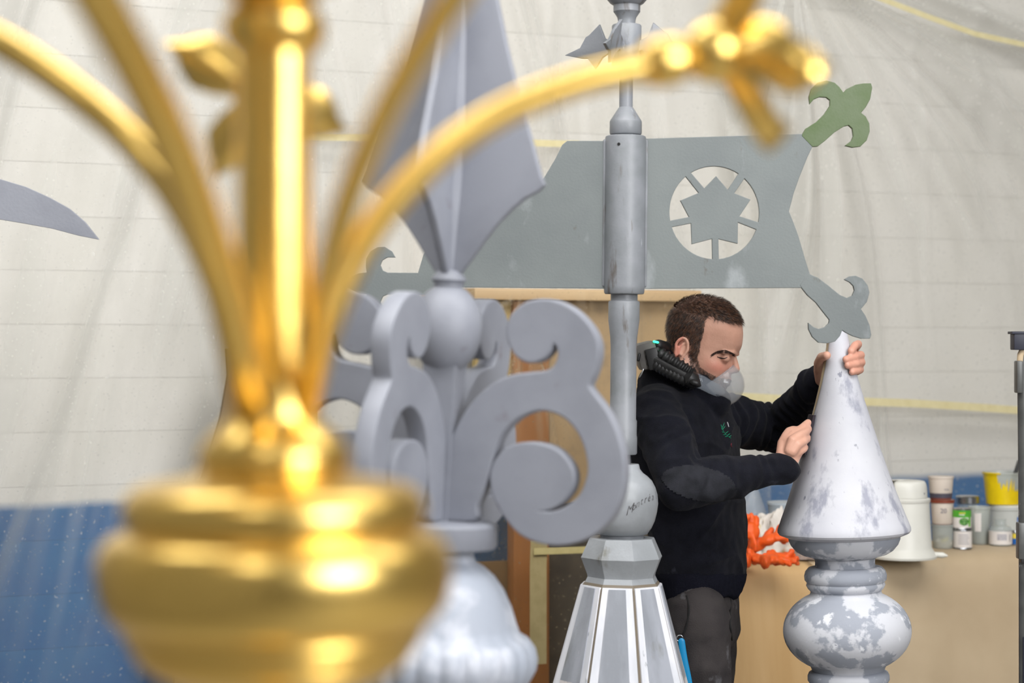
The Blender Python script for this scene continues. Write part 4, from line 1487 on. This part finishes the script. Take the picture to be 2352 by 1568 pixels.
# near hand pressing the pad on the cone
hp = lambda x, y, d: W(x, y, d)
body.tube([WRr, hp(1808, 1052, 4.742), hp(1816, 1026, 4.752), hp(1824, 1006, 4.762)], [.026, .029, .034, .031], 20, ell=(.62, 1.0), up=(0, -1, 0))
body.tube([hp(1806, 1034, 4.74), hp(1808, 1012, 4.745), hp(1822, 998, 4.752), hp(1840, 984, 4.770), hp(1856, 970, 4.795)], [.012, .0125, .0115, .0098, .0088], 14)
body.tube([hp(1812, 1034, 4.728), hp(1820, 1010, 4.728), hp(1837, 1000, 4.742), hp(1851, 991, 4.765), hp(1857, 985, 4.79)], [.012, .0125, .0115, .010, .009], 14)
body.tube([hp(1820, 1038, 4.728), hp(1832, 1020, 4.728), hp(1845, 1012, 4.742), hp(1853, 1008, 4.768), hp(1854, 1004, 4.79)], [.012, .012, .011, .0098, .0088], 14)
body.tube([hp(1824, 1046, 4.738), hp(1836, 1036, 4.738), hp(1846, 1030, 4.750), hp(1849, 1027, 4.775)], [.011, .0108, .0098, .0084], 14)
body.tube([hp(1806, 1050, 4.76), hp(1818, 1028, 4.785), hp(1834, 1004, 4.805), hp(1848, 982, 4.825)], [.014, .0135, .0115, .0095], 14)
# far hand gripping the cone from behind
body.tube([WRl, hp(1890, 858, 4.955), hp(1904, 842, 4.932), hp(1922, 836, 4.926), hp(1944, 832, 4.922)], [.026, .029, .031, .032, .026], 20, ell=(1.0, .55), up=(0, 0, 1))
body.tube([hp(1886, 872, 4.955), hp(1882, 852, 4.925), hp(1881, 834, 4.885), hp(1887, 820, 4.842), hp(1899, 816, 4.808)], [.0155, .0145, .013, .0118, .0105], 14)
body.tube([hp(1942, 818, 4.918), hp(1964, 800, 4.905), hp(1971, 790, 4.872), hp(1964, 793, 4.838), hp(1955, 806, 4.812)], [.0115, .011, .0105, .0100, .0092], 14)
body.tube([hp(1944, 830, 4.915), hp(1970, 822, 4.895), hp(1977, 815, 4.858), hp(1964, 819, 4.822), hp(1943, 825, 4.800)], [.0115, .011, .0108, .0102, .0092], 14)
body.tube([hp(1944, 840, 4.912), hp(1972, 838, 4.890), hp(1979, 832, 4.856), hp(1966, 835, 4.820), hp(1947, 839, 4.800)], [.011, .0108, .0104, .0098, .0090], 14)
body.tube([hp(1942, 850, 4.912), hp(1968, 853, 4.890), hp(1976, 849, 4.858), hp(1969, 851, 4.828), hp(1957, 854, 4.806)], [.0105, .010, .0096, .0092, .0084], 14)
# hips, legs, feet
HPr, HPl = W(1600, 1440, 4.84), W(1622, 1440, 5.04)
FTr, FTl = Vector((HPr.x + .02, HPr.y - .01, .09)), Vector((HPl.x - .06, HPl.y + .02, .09))
for hp_, ft in ((HPr, FTr), (HPl, FTl)):
    kn = hp_.lerp(ft, .47) + Vector((.015, 0, 0))
    body.tube([hp_, kn, ft], [.070, .050, .035], 16)
    body.tube([ft + Vector((-.04, 0, -.045)), ft + Vector((.15, -.03, -.055))], [.035, .028], 12)
bme = remesh(body, .0026, 4, .5)
nv_ = len(bme.vertices)
co = np.empty(nv_ * 3, np.float32); bme.vertices.foreach_get('co', co); co = co.reshape(-1, 3)
hi3 = np.array(HI)
hl = co @ hi3[:3, :3].T + hi3[:3, 3]


def in_poly(x, z, poly):
    r = np.zeros(len(x), bool)
    n = len(poly)
    for i in range(n):
        x0, z0 = poly[i]; x1, z1 = poly[(i + 1) % n]
        c = ((z0 > z) != (z1 > z)) & (x < (x1 - x0) * (z - z0) / (z1 - z0 + 1e-12) + x0)
        r ^= c
    return r


def c5(L, yl):
    return [tuple((side_pt(1440 + x / 5.228, 660 + y / 5.228, yl)).xz) for x, y in L]


hair_poly = c5([(1420, 425), (1300, 425), (1200, 408)], -.03) + c5([(1120, 395), (1070, 385), (1035, 340), (990, 345), (955, 405), (945, 470), (925, 560), (895, 650), (880, 740), (850, 830), (825, 900), (775, 890), (765, 760), (740, 640), (690, 602), (620, 605),
                                                          (585, 660), (585, 740), (570, 800), (540, 860), (420, 900), (300, 700), (300, 0), (1500, 0)], -.06)
beard_poly = c5([(770, 860), (850, 830), (868, 950), (960, 1020), (1060, 1075), (1200, 1110), (1300, 1150), (1300, 1420), (1000, 1420), (800, 1150), (740, 1000)], -.06)
onhead = (np.abs(hl[:, 1]) < .1) & (hl[:, 2] > -.02) & (hl[:, 2] < .26) & (np.abs(hl[:, 0]) < .14)
hairm = onhead & in_poly(hl[:, 0], hl[:, 2], hair_poly)
near_ear = (np.hypot((hl[:, 0] - EARC.x + .003) / .021, (hl[:, 2] - EARC.z) / .034) < 1)
earout = near_ear & (np.abs(hl[:, 1]) > .0735)
hairm &= ~near_ear
beardm = onhead & in_poly(hl[:, 0], hl[:, 2], beard_poly) & ~near_ear


def setattr_f(me, name, arr):
    a = me.attributes.new(name, 'FLOAT', 'POINT')
    a.data.foreach_set('value', arr.astype(np.float32))


flush = np.zeros(nv_, np.float32)
flush[near_ear & onhead & (hl[:, 0] < EARC.x - .004)] = .55
flush = np.maximum(flush, .5 * np.exp(-(((hl[:, 0] - .06) / .03) ** 2 + ((hl[:, 2] - .070) / .018) ** 2)) * onhead)
finger = (co[:, 0] > W(1925, 800, 4.85).x) & (co[:, 2] > 1.4)
flush[finger] = np.maximum(flush[finger], .22)
setattr_f(bme, 'flush', flush)
setattr_f(bme, 'stubble', beardm.astype(np.float32) * .85)
setattr_f(bme, 'scalp', hairm.astype(np.float32) * .8)
bvh_pts = co.copy()
nrm = np.empty(nv_ * 3, np.float32); bme.vertices.foreach_get('normal', nrm); nrm = nrm.reshape(-1, 3)
ob = world_part('body', bme, SKIN, man, 180)


def strands(name, mask, count, lmin, lmax, width, mat, flow, lift, seed, crown=False):
    """short hairs growing from the head, each a tapered two-piece blade"""
    r = np.random.default_rng(seed)
    idx = np.nonzero(mask)[0]
    pick = r.choice(idx, count)
    v, f = [], []
    H3 = HM.to_3x3()
    for i in pick:
        p = Vector(bvh_pts[i]) + Vector(r.normal(0, .0011, 3))
        n = Vector(nrm[i])
        x, y, z = hl[i]
        fl = H3 @ Vector(flow(x, y, z, r))
        fl = (fl - n * fl.dot(n))
        if fl.length < 1e-4:
            continue
        fl.normalize()
        L = r.uniform(lmin, lmax) * (1.35 if (crown and z > .19 and x > .0) else 1)
        d1 = (n * lift + fl).normalized(); d2 = (n * lift * .35 + fl).normalized()
        sd = d1.cross(n).normalized()
        p1 = p + d1 * L * .5; p2 = p1 + d2 * L * .5
        b = len(v)
        v += [p - sd * width - n * .001, p + sd * width - n * .001, p1 - sd * width * .8, p1 + sd * width * .8, p2]
        f += [(b, b + 1, b + 3, b + 2), (b + 2, b + 3, b + 4)]
    o = world_part(name, MB().add(v, f), mat, man, 180)
    return o


def hairflow(x, y, z, r):
    if z > .185:
        return (.9 + r.normal(0, .35), y * 4 + r.normal(0, .35), -.2)
    return (-.25 + r.normal(0, .25), 0, -1 + r.normal(0, .2))


strands('hair', hairm, 11000, .009, .016, .0006, HAIR, hairflow, .55, 1, True)
strands('beard', beardm, 5000, .0025, .006, .0004, BEARD, lambda x, y, z, r: (.2 + r.normal(0, .3), 0, -1), .5, 2)
BV = BVHTree.FromPolygons([tuple(p) for p in bvh_pts], [tuple(p.vertices) for p in ob.data.polygons])


def on_head(px, py, bvh=None, lift=.0008):
    o = Vector((0, 0, CZ)); d = (W(px, py, 5) - o).normalized()
    h = (bvh or BV).ray_cast(o, d)
    return h[0] - d * lift if h[0] else None


c5p = lambda x, y: (1440 + x / 5.228, 660 + y / 5.228)
# brow hairs and lashes
bp_ = smooth_loop([Vector(q) for q in [(1030, 806), (1080, 782), (1150, 768), (1210, 776), (1270, 802), (1310, 826)]], 8, closed=False)
bw = MB()
rb2 = random.Random(3)
for k in range(300):
    t = rb2.random() * (len(bp_) - 2)
    i = int(t)
    q = bp_[i].lerp(bp_[i + 1], t - i)
    tg = (bp_[i + 1] - bp_[i]).normalized()
    wd = 21 * (1 - abs(t / (len(bp_) - 2) - .55) * .9)
    q = q + Vector((0, rb2.uniform(-wd, wd)))
    q2 = q - tg * rb2.uniform(22, 40) + Vector((0, rb2.uniform(-4, 10)))
    A1, A2 = on_head(*c5p(q.x, q.y), lift=.0004), on_head(*c5p(q2.x, q2.y), lift=.0012)
    if A1 and A2 and (A1 - A2).length < .015:
        bw.tube([A1, A2], [.00032, .00016], 4, caps=0)
world_part('eyebrow', bw, BROW, man, 180)
pts = [p for p in (on_head(*c5p(*q)) for q in [(1085, 832), (1110, 842), (1140, 850), (1175, 850), (1205, 838)]) if p]
world_part('eyelashes', MB().tube(smooth_loop(pts, 3, closed=False), [interp([0, .5, 1], [.0007, .0018, .0007], k / (3 * (len(pts) - 1))) for k in range(3 * (len(pts) - 1) + 1)], 8), LASH, man, 60)
es = side_pt(1572, 824, -.0)
pe = on_head(*c5p(690, 858), lift=.002)
if pe:
    o = world_part('ear_stud', MB().ellipsoid(pe, (.0022, .0022, .0022), seg=12, rings=8), STEEL, man, 180)

# fleece jumper
J = MB()
jt = [(1556, 892, .062, .075), (1556, 912, .090, .150), (1560, 940, .108, .190), (1566, 985, .120, .200), (1572, 1050, .124, .190), (1588, 1140, .110, .165), (1600, 1220, .106, .158), (1604, 1290, .107, .156), (1610, 1330, .098, .15), (1612, 1362, .084, .145)]
trunk(J, jt)
J.tube([SHr + Vector((.01, .05, .0)), SHr, SHr.lerp(ELr, .5), ELr + Vector((-.012, 0, -.01))], [.075, .070, .064, .052], 28)
J.tube([ELr + Vector((-.012, 0, -.01)), ELr.lerp(WRr, .3), ELr.lerp(WRr, .7), ELr.lerp(WRr, .97)], [.052, .052, .041, .035], 28)
J.tube([SHl + Vector((-.04, -.06, .0)), SHl, SHl.lerp(ELl, .5), ELl], [.072, .068, .062, .054], 28)
J.tube([ELl, ELl.lerp(WRl, .35), ELl.lerp(WRl, .7), ELl.lerp(WRl, .93)], [.054, .050, .042, .037], 28)
# high collar
J.tube([W(1545, 912, PD + .02), W(1535, 888, PD + .01), W(1532, 866, PD)], [.092, .076, .068], 32, caps=1)
J.tube([W(1548, 905, PD + .01), W(1585, 900, PD - .01), W(1640, 925, PD - .03)], [.066, .056, .040], 24)
jme = remesh(J, .0045, 4, .5)
nj = len(jme.vertices)
jc = np.empty(nj * 3, np.float32); jme.vertices.foreach_get('co', jc); jc = jc.reshape(-1, 3)
jn = np.empty(nj * 3, np.float32); jme.vertices.foreach_get('normal', jn); jn = jn.reshape(-1, 3)


def seg_par(P, A, B):
    A, B = np.array(A), np.array(B)
    ab = B - A
    t = np.clip(((P - A) @ ab) / (ab @ ab), 0, 1)
    return t, np.linalg.norm(P - A - t[:, None] * ab, axis=1)


disp = np.zeros(nj)
# concertina folds in the sleeves, slack folds in the trunk
for A_, B_, amp, k, ph in ((ELl, WRl, .0030, 7, 0), (SHl, ELl, .0040, 6, 1), (ELr, WRr, .0016, 5, 2), (SHr, ELr, .0018, 3, 0)):
    t, dd = seg_par(jc, A_, B_)
    wgt = np.exp(-np.clip(dd - .06, 0, 1) * 60)
    wob = np.array([mnoise.noise(Vector(p) * 14) for p in jc])
    disp += wgt * amp * np.sin(t * k * 2 * PI + ph + 7.0 * wob)
tcen = np.array(W(1585, 1150, PD))
low = np.array([mnoise.noise(Vector((p[0] * 7 + p[2] * 5, p[1] * 7, p[2] * 3))) for p in jc])
disp += .010 * low * (1 - np.exp(-((jc[:, 2] - 1.0) / .5) ** 2) * .3)
fine = np.array([mnoise.noise(Vector(p) * 38) for p in jc])
disp += .0022 * fine
rid = np.array([1 - abs(mnoise.noise(Vector((p[0] * 6 - p[2] * 4, p[1] * 6, p[2] * 5 + p[0] * 3)))) * 2.4 for p in jc])
disp += .009 * np.clip(rid, 0, 1) ** 3
# gathered hem
hemz = W(0, 1318, PD).z
disp += np.where(jc[:, 2] < hemz, .0016 * np.sin(np.arctan2(jc[:, 1] - tcen[1], jc[:, 0] - tcen[0]) * 90), 0)
jc2 = jc + jn * disp[:, None]
jme.vertices.foreach_set('co', jc2.ravel())
jme.update()
jpoly = [tuple(p.vertices) for p in jme.polygons]
BJ = BVHTree.FromPolygons([tuple(p) for p in jc2], jpoly)
jump = world_part('fleece_jumper', jme, NAVY, man, 180)


def cut_patch(name, verts, norms, polys, test, lift, mat, parent):
    """a thin layer lying on part of a surface"""
    keep = [q for q in polys if all(test[i] for i in q)]
    ids = sorted({i for q in keep for i in q}); mp = {i: k for k, i in enumerate(ids)}
    mb = MB()
    mb.add([Vector(verts[i]) + Vector(norms[i]) * lift for i in ids], [tuple(mp[i] for i in q) for q in keep])
    return world_part(name, mb, mat, parent, 180)


pxs = 1176 + jc2[:, 0] / jc2[:, 1] * F; pys = 784 - (jc2[:, 2] - CZ) / jc2[:, 1] * F
jn2 = np.empty(nj * 3, np.float32); jump.data.vertices.foreach_get('normal', jn2); jn2 = jn2.reshape(-1, 3)
ex, ey = (pxs - 1606) * .985 + (pys - 1110) * .17, -(pxs - 1606) * .17 + (pys - 1110) * .985
arm_near = (jc2[:, 1] < 4.74)
cut_patch('elbow_patch', jc2, jn2, jpoly, ((ex / 88) ** 2 + (ey / 40) ** 2 < 1) & arm_near, .0022, PATCHM, man)
cut_patch('hem_band', jc2, jn2, jpoly, (pys > 1316) & (jc2[:, 2] < hemz + .02), .0018, RIBBED, man)


def on_j(px, py, lift=.002):
    o = Vector((0, 0, CZ)); d = (W(px, py, 5) - o).normalized()
    h = BJ.ray_cast(o, d)
    return (h[0] - d * lift) if h[0] else None


# stitched laurel mark on the chest
GREENS = pmat('green_thread', srgb(20, 132, 98), rough=.7); WHITET = pmat('white_thread', srgb(190, 190, 194), rough=.7); REDT = pmat('red_thread', srgb(120, 34, 48), rough=.7)
em = MB()
c8 = lambda x, y: (1440 + x / 4.3565, 860 + y / 4.3565)
stem = [(955, 520), (962, 560), (985, 595), (1020, 625), (1040, 635)]
lv = [((958, 525), (975, 480)), ((950, 530), (940, 500)), ((958, 548), (985, 512)), ((955, 555), (945, 530)), ((965, 570), (1000, 540)), ((968, 580), (950, 572)), ((982, 592), (1015, 565)), ((985, 600), (962, 602)), ((1000, 612), (1032, 588)), ((1005, 618), (980, 620)), ((1020, 625), (1045, 608))]
for a_, b_ in lv:
    P0, P1 = on_j(*c8(*a_)), on_j(*c8(*b_))
    if P0 and P1 and (P1 - P0).length < .03:
        em.tube([P0, P0.lerp(P1, .5), P1], [.0005, .0012, .0004], 6)
pp = [p for p in (on_j(*c8(*q)) for q in stem) if p]
if len(pp) > 2:
    em.tube(pp, .0007, 6)
if em.v:
    world_part('laurel_embroidery', em, GREENS, man, 60)
for nm, L, mt in (('white_stitches', [(1005, 478), (1012, 500), (1018, 520)], WHITET), ('red_stitches', [(1045, 690), (1040, 705), (1048, 722)], REDT)):
    pp = [p for p in (on_j(*c8(*q)) for q in L) if p]
    if len(pp) > 1:
        world_part(nm, MB().tube(pp, .0013, 6), mt, man, 60)

# work trousers and shoes
T = MB()
trunk(T, [(1612, 1335, .072, .125), (1612, 1362, .078, .132), (1614, 1400, .080, .135), (1614, 1450, .082, .138), (1612, 1490, .07, .12)])
for hp_, ft in ((HPr, FTr), (HPl, FTl)):
    kn = hp_.lerp(ft, .47) + Vector((.015, 0, 0))
    T.tube([hp_ + Vector((0, 0, .03)), hp_.lerp(kn, .5), kn, kn.lerp(ft, .6), ft], [.080, .078, .068, .064, .062], 24)
tme = remesh(T, .007, 4, .5)
nt_ = len(tme.vertices)
tcx = np.empty(nt_ * 3, np.float32); tme.vertices.foreach_get('co', tcx); tcx = tcx.reshape(-1, 3)
tn = np.empty(nt_ * 3, np.float32); tme.vertices.foreach_get('normal', tn); tn = tn.reshape(-1, 3)
dw = np.array([.006 * mnoise.noise(Vector((p[0] * 6, p[1] * 6, p[2] * 16))) + .002 * mnoise.noise(Vector(p) * 40) for p in tcx])
tcx = tcx + tn * dw[:, None]
tme.vertices.foreach_set('co', tcx.ravel()); tme.update()
BT = BVHTree.FromPolygons([tuple(p) for p in tcx], [tuple(p.vertices) for p in tme.polygons])
world_part('trousers', tme, TROUS, man, 180)


def on_t(px, py, lift=.001):
    o = Vector((0, 0, CZ)); d = (W(px, py, 5) - o).normalized()
    h = BT.ray_cast(o, d)
    return (h[0] - d * lift) if h[0] else None


for nm, L, rad in (('pocket_edge', [(1577, 1368), (1582, 1390), (1582, 1410), (1577, 1435), (1570, 1455), (1564, 1468)], .0022), ('fly_seam', [(1678, 1376), (1678, 1400), (1677, 1425), (1679, 1450), (1682, 1468)], .0028)):
    pp = [p for p in (on_t(*q) for q in L) if p]
    if len(pp) > 2:
        world_part(nm, MB().tube(smooth_loop(pp, 3, closed=False), rad, 8), SEAM, man, 60)
for ft in (FTr, FTl):
    sh = MB()
    sh.tube([ft + Vector((-.055, .01, -.045)), ft + Vector((.03, -.01, -.04)), ft + Vector((.12, -.03, -.052)), ft + Vector((.165, -.04, -.058))], [.044, .046, .040, .026], 20)
    sh.tube([ft + Vector((-.02, 0, -.04)), ft + Vector((-.01, 0, .03))], [.045, .05], 20)
    sm2 = remesh(sh, .006, 3)
    for v in sm2.vertices:
        v.co.z = max(v.co.z, .003)
    world_part('shoe', sm2, BLACKP, man, 180)

# blue strap on a ring at the pocket
P0 = on_t(1561, 1462, .008) or W(1561, 1462, 4.76)
kr = root('key_strap', P0, 'bright blue strap hanging from a ring at the trouser pocket', 'strap')
ring = [Vector((.0075 * math.cos(a), -.004, .0075 * math.sin(a) - .003)) for a in [2 * PI * k / 20 for k in range(21)]]
mk('ring', MB().tube(ring, .0013, 8, up=(0, 1, 0)), STEEL, kr)
sp_ = [Vector((.004, -.006, -.010)), Vector((.010, -.006, -.05)), Vector((.020, -.006, -.10)), Vector((.028, -.004, -.15)), Vector((.030, 0, -.20))]
mk('strap', MB().tube(smooth_loop(sp_, 3, closed=False), .008, 12, ell=(1.0, .3), up=(1, 0, 0)), BLUEP, kr)

# sanding pad under the near hand
A_ = CN.root.matrix_basis @ Vector((0, 0, 0))
cone_ax = lambda y: W(CN.ax(y), y, CN.d)


def cone_pt(y, deg, out=0.0):
    r = interp([790, 830, 875, 920, 975, 1035, 1090], [26, 34, 44, 56, 72, 90, 107], y) * CN.s + out
    a = math.radians(deg)
    return cone_ax(y) + Vector((r * math.cos(a), r * math.sin(a), 0))


v, f = [], []
ys = np.linspace(952, 1042, 12); dg = np.linspace(160, 204, 9)
for o_ in (.0015, .008):
    for y in ys:
        for q in dg:
            v.append(cone_pt(y, q, o_))
nq = len(dg); nb = len(ys) * nq
for i in range(len(ys) - 1):
    for j in range(nq - 1):
        q = (i * nq + j, i * nq + j + 1, (i + 1) * nq + j + 1, (i + 1) * nq + j)
        f.append(q); f.append(tuple(k + nb for k in q[::-1]))
bd = [i for i in range(nq)] + [i * nq + nq - 1 for i in range(1, len(ys))] + [(len(ys) - 1) * nq + j for j in range(nq - 2, -1, -1)] + [i * nq for i in range(len(ys) - 2, 0, -1)]
for i in range(len(bd)):
    a_, b_ = bd[i], bd[(i + 1) % len(bd)]
    f.append((a_, a_ + nb, b_ + nb, b_))
pc = cone_pt(1000, 200)
sv, sf = [], []
sy = np.linspace(772, 968, 16)
for i, y in enumerate(sy):
    w_ = 26 * (1 - .75 * i / 15)
    for q in (186, 186 + w_ * .5, 186 + w_):
        sv.append(cone_pt(y, q, .0012))
for i in range(15):
    for j in range(2):
        sf.append((i * 3 + j, i * 3 + j + 1, (i + 1) * 3 + j + 1, (i + 1) * 3 + j))
world_part('tan_seam', MB().add(sv, sf), pmat('tan_filler', srgb(186, 166, 132), srgb(200, 184, 156), 20, rough=.6), CN.root, 60)
mb = MB(); mb.add([p - pc for p in v], f)
o = mk('sanding_pad', mb, PAD, None, 40); o.location = pc
tag(o, 'dark sanding pad held flat against the white cone', 'sanding pad')

# ------------------------------------------------------------------ respirator
RS = root('respirator', W(1530, 860, PD), 'clear half face respirator with black ribbed hose and neck filter unit', 'respirator')
mc = W(1651, 880, 4.905)
R52 = 54.5 * 4.905 / F
nn = Vector((59, 0, -85)).normalized()
v, f = [], []
bm = bmesh.new()
bmesh.ops.create_icosphere(bm, subdivisions=5, radius=1)
for w in bm.verts:
    q = w.co.copy()
    w.co = Vector((q.x * R52, q.y * R52 * .98, q.z * R52))
    w.co += fw * (.006 * max(0, q.dot(fw)) ** 2)
geom = bm.verts[:] + bm.edges[:] + bm.faces[:]
bmesh.ops.bisect_plane(bm, geom=geom, plane_co=nn * (-16 * 4.905 / F), plane_no=nn, clear_inner=True)
me = bpy.data.meshes.new('mask_shell'); bm.to_mesh(me); bm.free()
me.transform(Matrix.Translation(mc))
shell_rim = [mc + v.co - mc for v in me.vertices]
o = world_part('mask_shell', me, MASKM, RS, 180)
sm = o.modifiers.new('thick', 'SOLIDIFY'); sm.thickness = .0022
# soft rim of the shell
ctr = mc + nn * (-16 * 4.905 / F)
rr2 = math.sqrt(R52 ** 2 - (16 * 4.905 / F) ** 2)
t1 = nn.cross(Vector((0, 1, 0))).normalized(); t2 = nn.cross(t1)
world_part('mask_rim', MB().tube([ctr + t1 * rr2 * math.cos(a) + t2 * rr2 * .98 * math.sin(a) for a in [2 * PI * k / 48 for k in range(49)]], .0024, 8, up=nn), MASKARM, RS, 180)
vq = W(1664, 926, 4.895)
world_part('valve', MB().lathe([(.017, -.004), (.018, 0), (.016, .006), (.010, .008)], 28, M=Matrix.Translation(vq) @ Vector((.15, -.25, -1)).to_track_quat('Z', 'Y').to_matrix().to_4x4()), MASKM, RS)
for sg in (-1, 1):
    dy = lambda d: d if sg < 0 else 2 * 4.925 - d + .01
    sh = 0 if sg < 0 else 26
    if sg < 0:
        arm = [W(1594, 872, 4.835), W(1612, 878, 4.835), W(1634, 890, 4.845), W(1654, 898, 4.855)]
    else:
        arm = [W(1630, 868, 5.00), W(1648, 876, 4.995), W(1664, 888, 4.98), W(1676, 896, 4.965)]
    world_part('mask_arm', MB().tube(smooth_loop(arm, 4, closed=False), [interp([0, 12], [.0175, .015], k) for k in range(13)], 16, ell=(1, .35), up=(0, 0, 1), caps=1), MASKARM, RS, 50)
    # ribbed hose
    if sg < 0:
        hs = [W(1502, 806, 4.865), W(1522, 816, 4.848), W(1548, 832, 4.838), W(1574, 849, 4.834), W(1590, 860, 4.834)]
    else:
        hs = [W(1520, 806, 4.99), W(1548, 812, 5.01), W(1580, 828, 5.02), W(1612, 846, 5.015), W(1626, 856, 5.005)]
    P = smooth_loop(hs, 16, closed=False)
    rads = [.0155 + .0022 * math.copysign(abs(math.sin(k * PI / 3.2)) ** .6, math.sin(k * PI / 3.2)) for k in range(len(P))]
    world_part('ribbed_hose', MB().tube(P, rads, 20, caps=1), BLACKP, RS, 40)
    if sg < 0:
        rl = [W(1478, 824, 4.862), W(1510, 842, 4.838), W(1550, 864, 4.826), W(1592, 884, 4.824)]
        Pr = smooth_loop(rl, 10, closed=False)
        world_part('toothed_rail', MB().tube(Pr, [.0125 + .0014 * (1 if k % 2 else -1) for k in range(len(Pr))], 12, ell=(1, .7), caps=1), BLACKP, RS, 30)
        world_part('rail_cover', MB().tube([W(1484, 818, 4.852), W(1530, 842, 4.826), W(1590, 872, 4.818)], [.013, .010, .010], 12, ell=(1, .5), up=(0, 0, 1)), BLACKP, RS, 40)
        world_part('connector', MB().tube([W(1582, 868, 4.825), W(1594, 876, 4.825)], [.021, .020], 20, caps=1), BLACKP, RS, 40)
        world_part('latch', MB().tube([W(1592, 878, 4.805), W(1600, 880, 4.805)], [.008, .007], 14), BLACKP, RS, 60)
# neck filter unit
fm = Matrix.Rotation(math.radians(-14), 4, 'Y')
world_part('filter_housing', MB().box(W(1486, 816, 4.91), (.027, .064, .034), fm, .014), DGREYP, RS, 40)
world_part('front_plate', MB().box(W(1500, 824, 4.842), (.015, .006, .026), fm, .004), BLACKP, RS, 40)
world_part('vent_slot', MB().tube([W(1468, 814, 4.845), W(1466, 826, 4.845)], .0042, 10), BLACKP, RS, 60)
world_part('neck_pad', MB().tube([W(1512, 792, 4.86), W(1526, 800, 4.90), W(1528, 806, 4.96)], [.014, .018, .014], 16), BLACKP, RS, 60)
world_part('clip', MB().tube([W(1478, 848, 4.85), W(1474, 858, 4.85), W(1470, 866, 4.85)], .0022, 8), STEEL, RS, 60)
LED, t_, p_, _ = nt('green_led')
p_.inputs['Base Color'].default_value = (.0, .6, .25, 1)
p_.inputs['Emission Color'].default_value = (.05, 1, .4, 1)
p_.inputs['Emission Strength'].default_value = 2.5
world_part('status_light', MB().tube([W(1502, 784, 4.846), W(1511, 786, 4.846)], .0028, 8), LED, RS, 60)
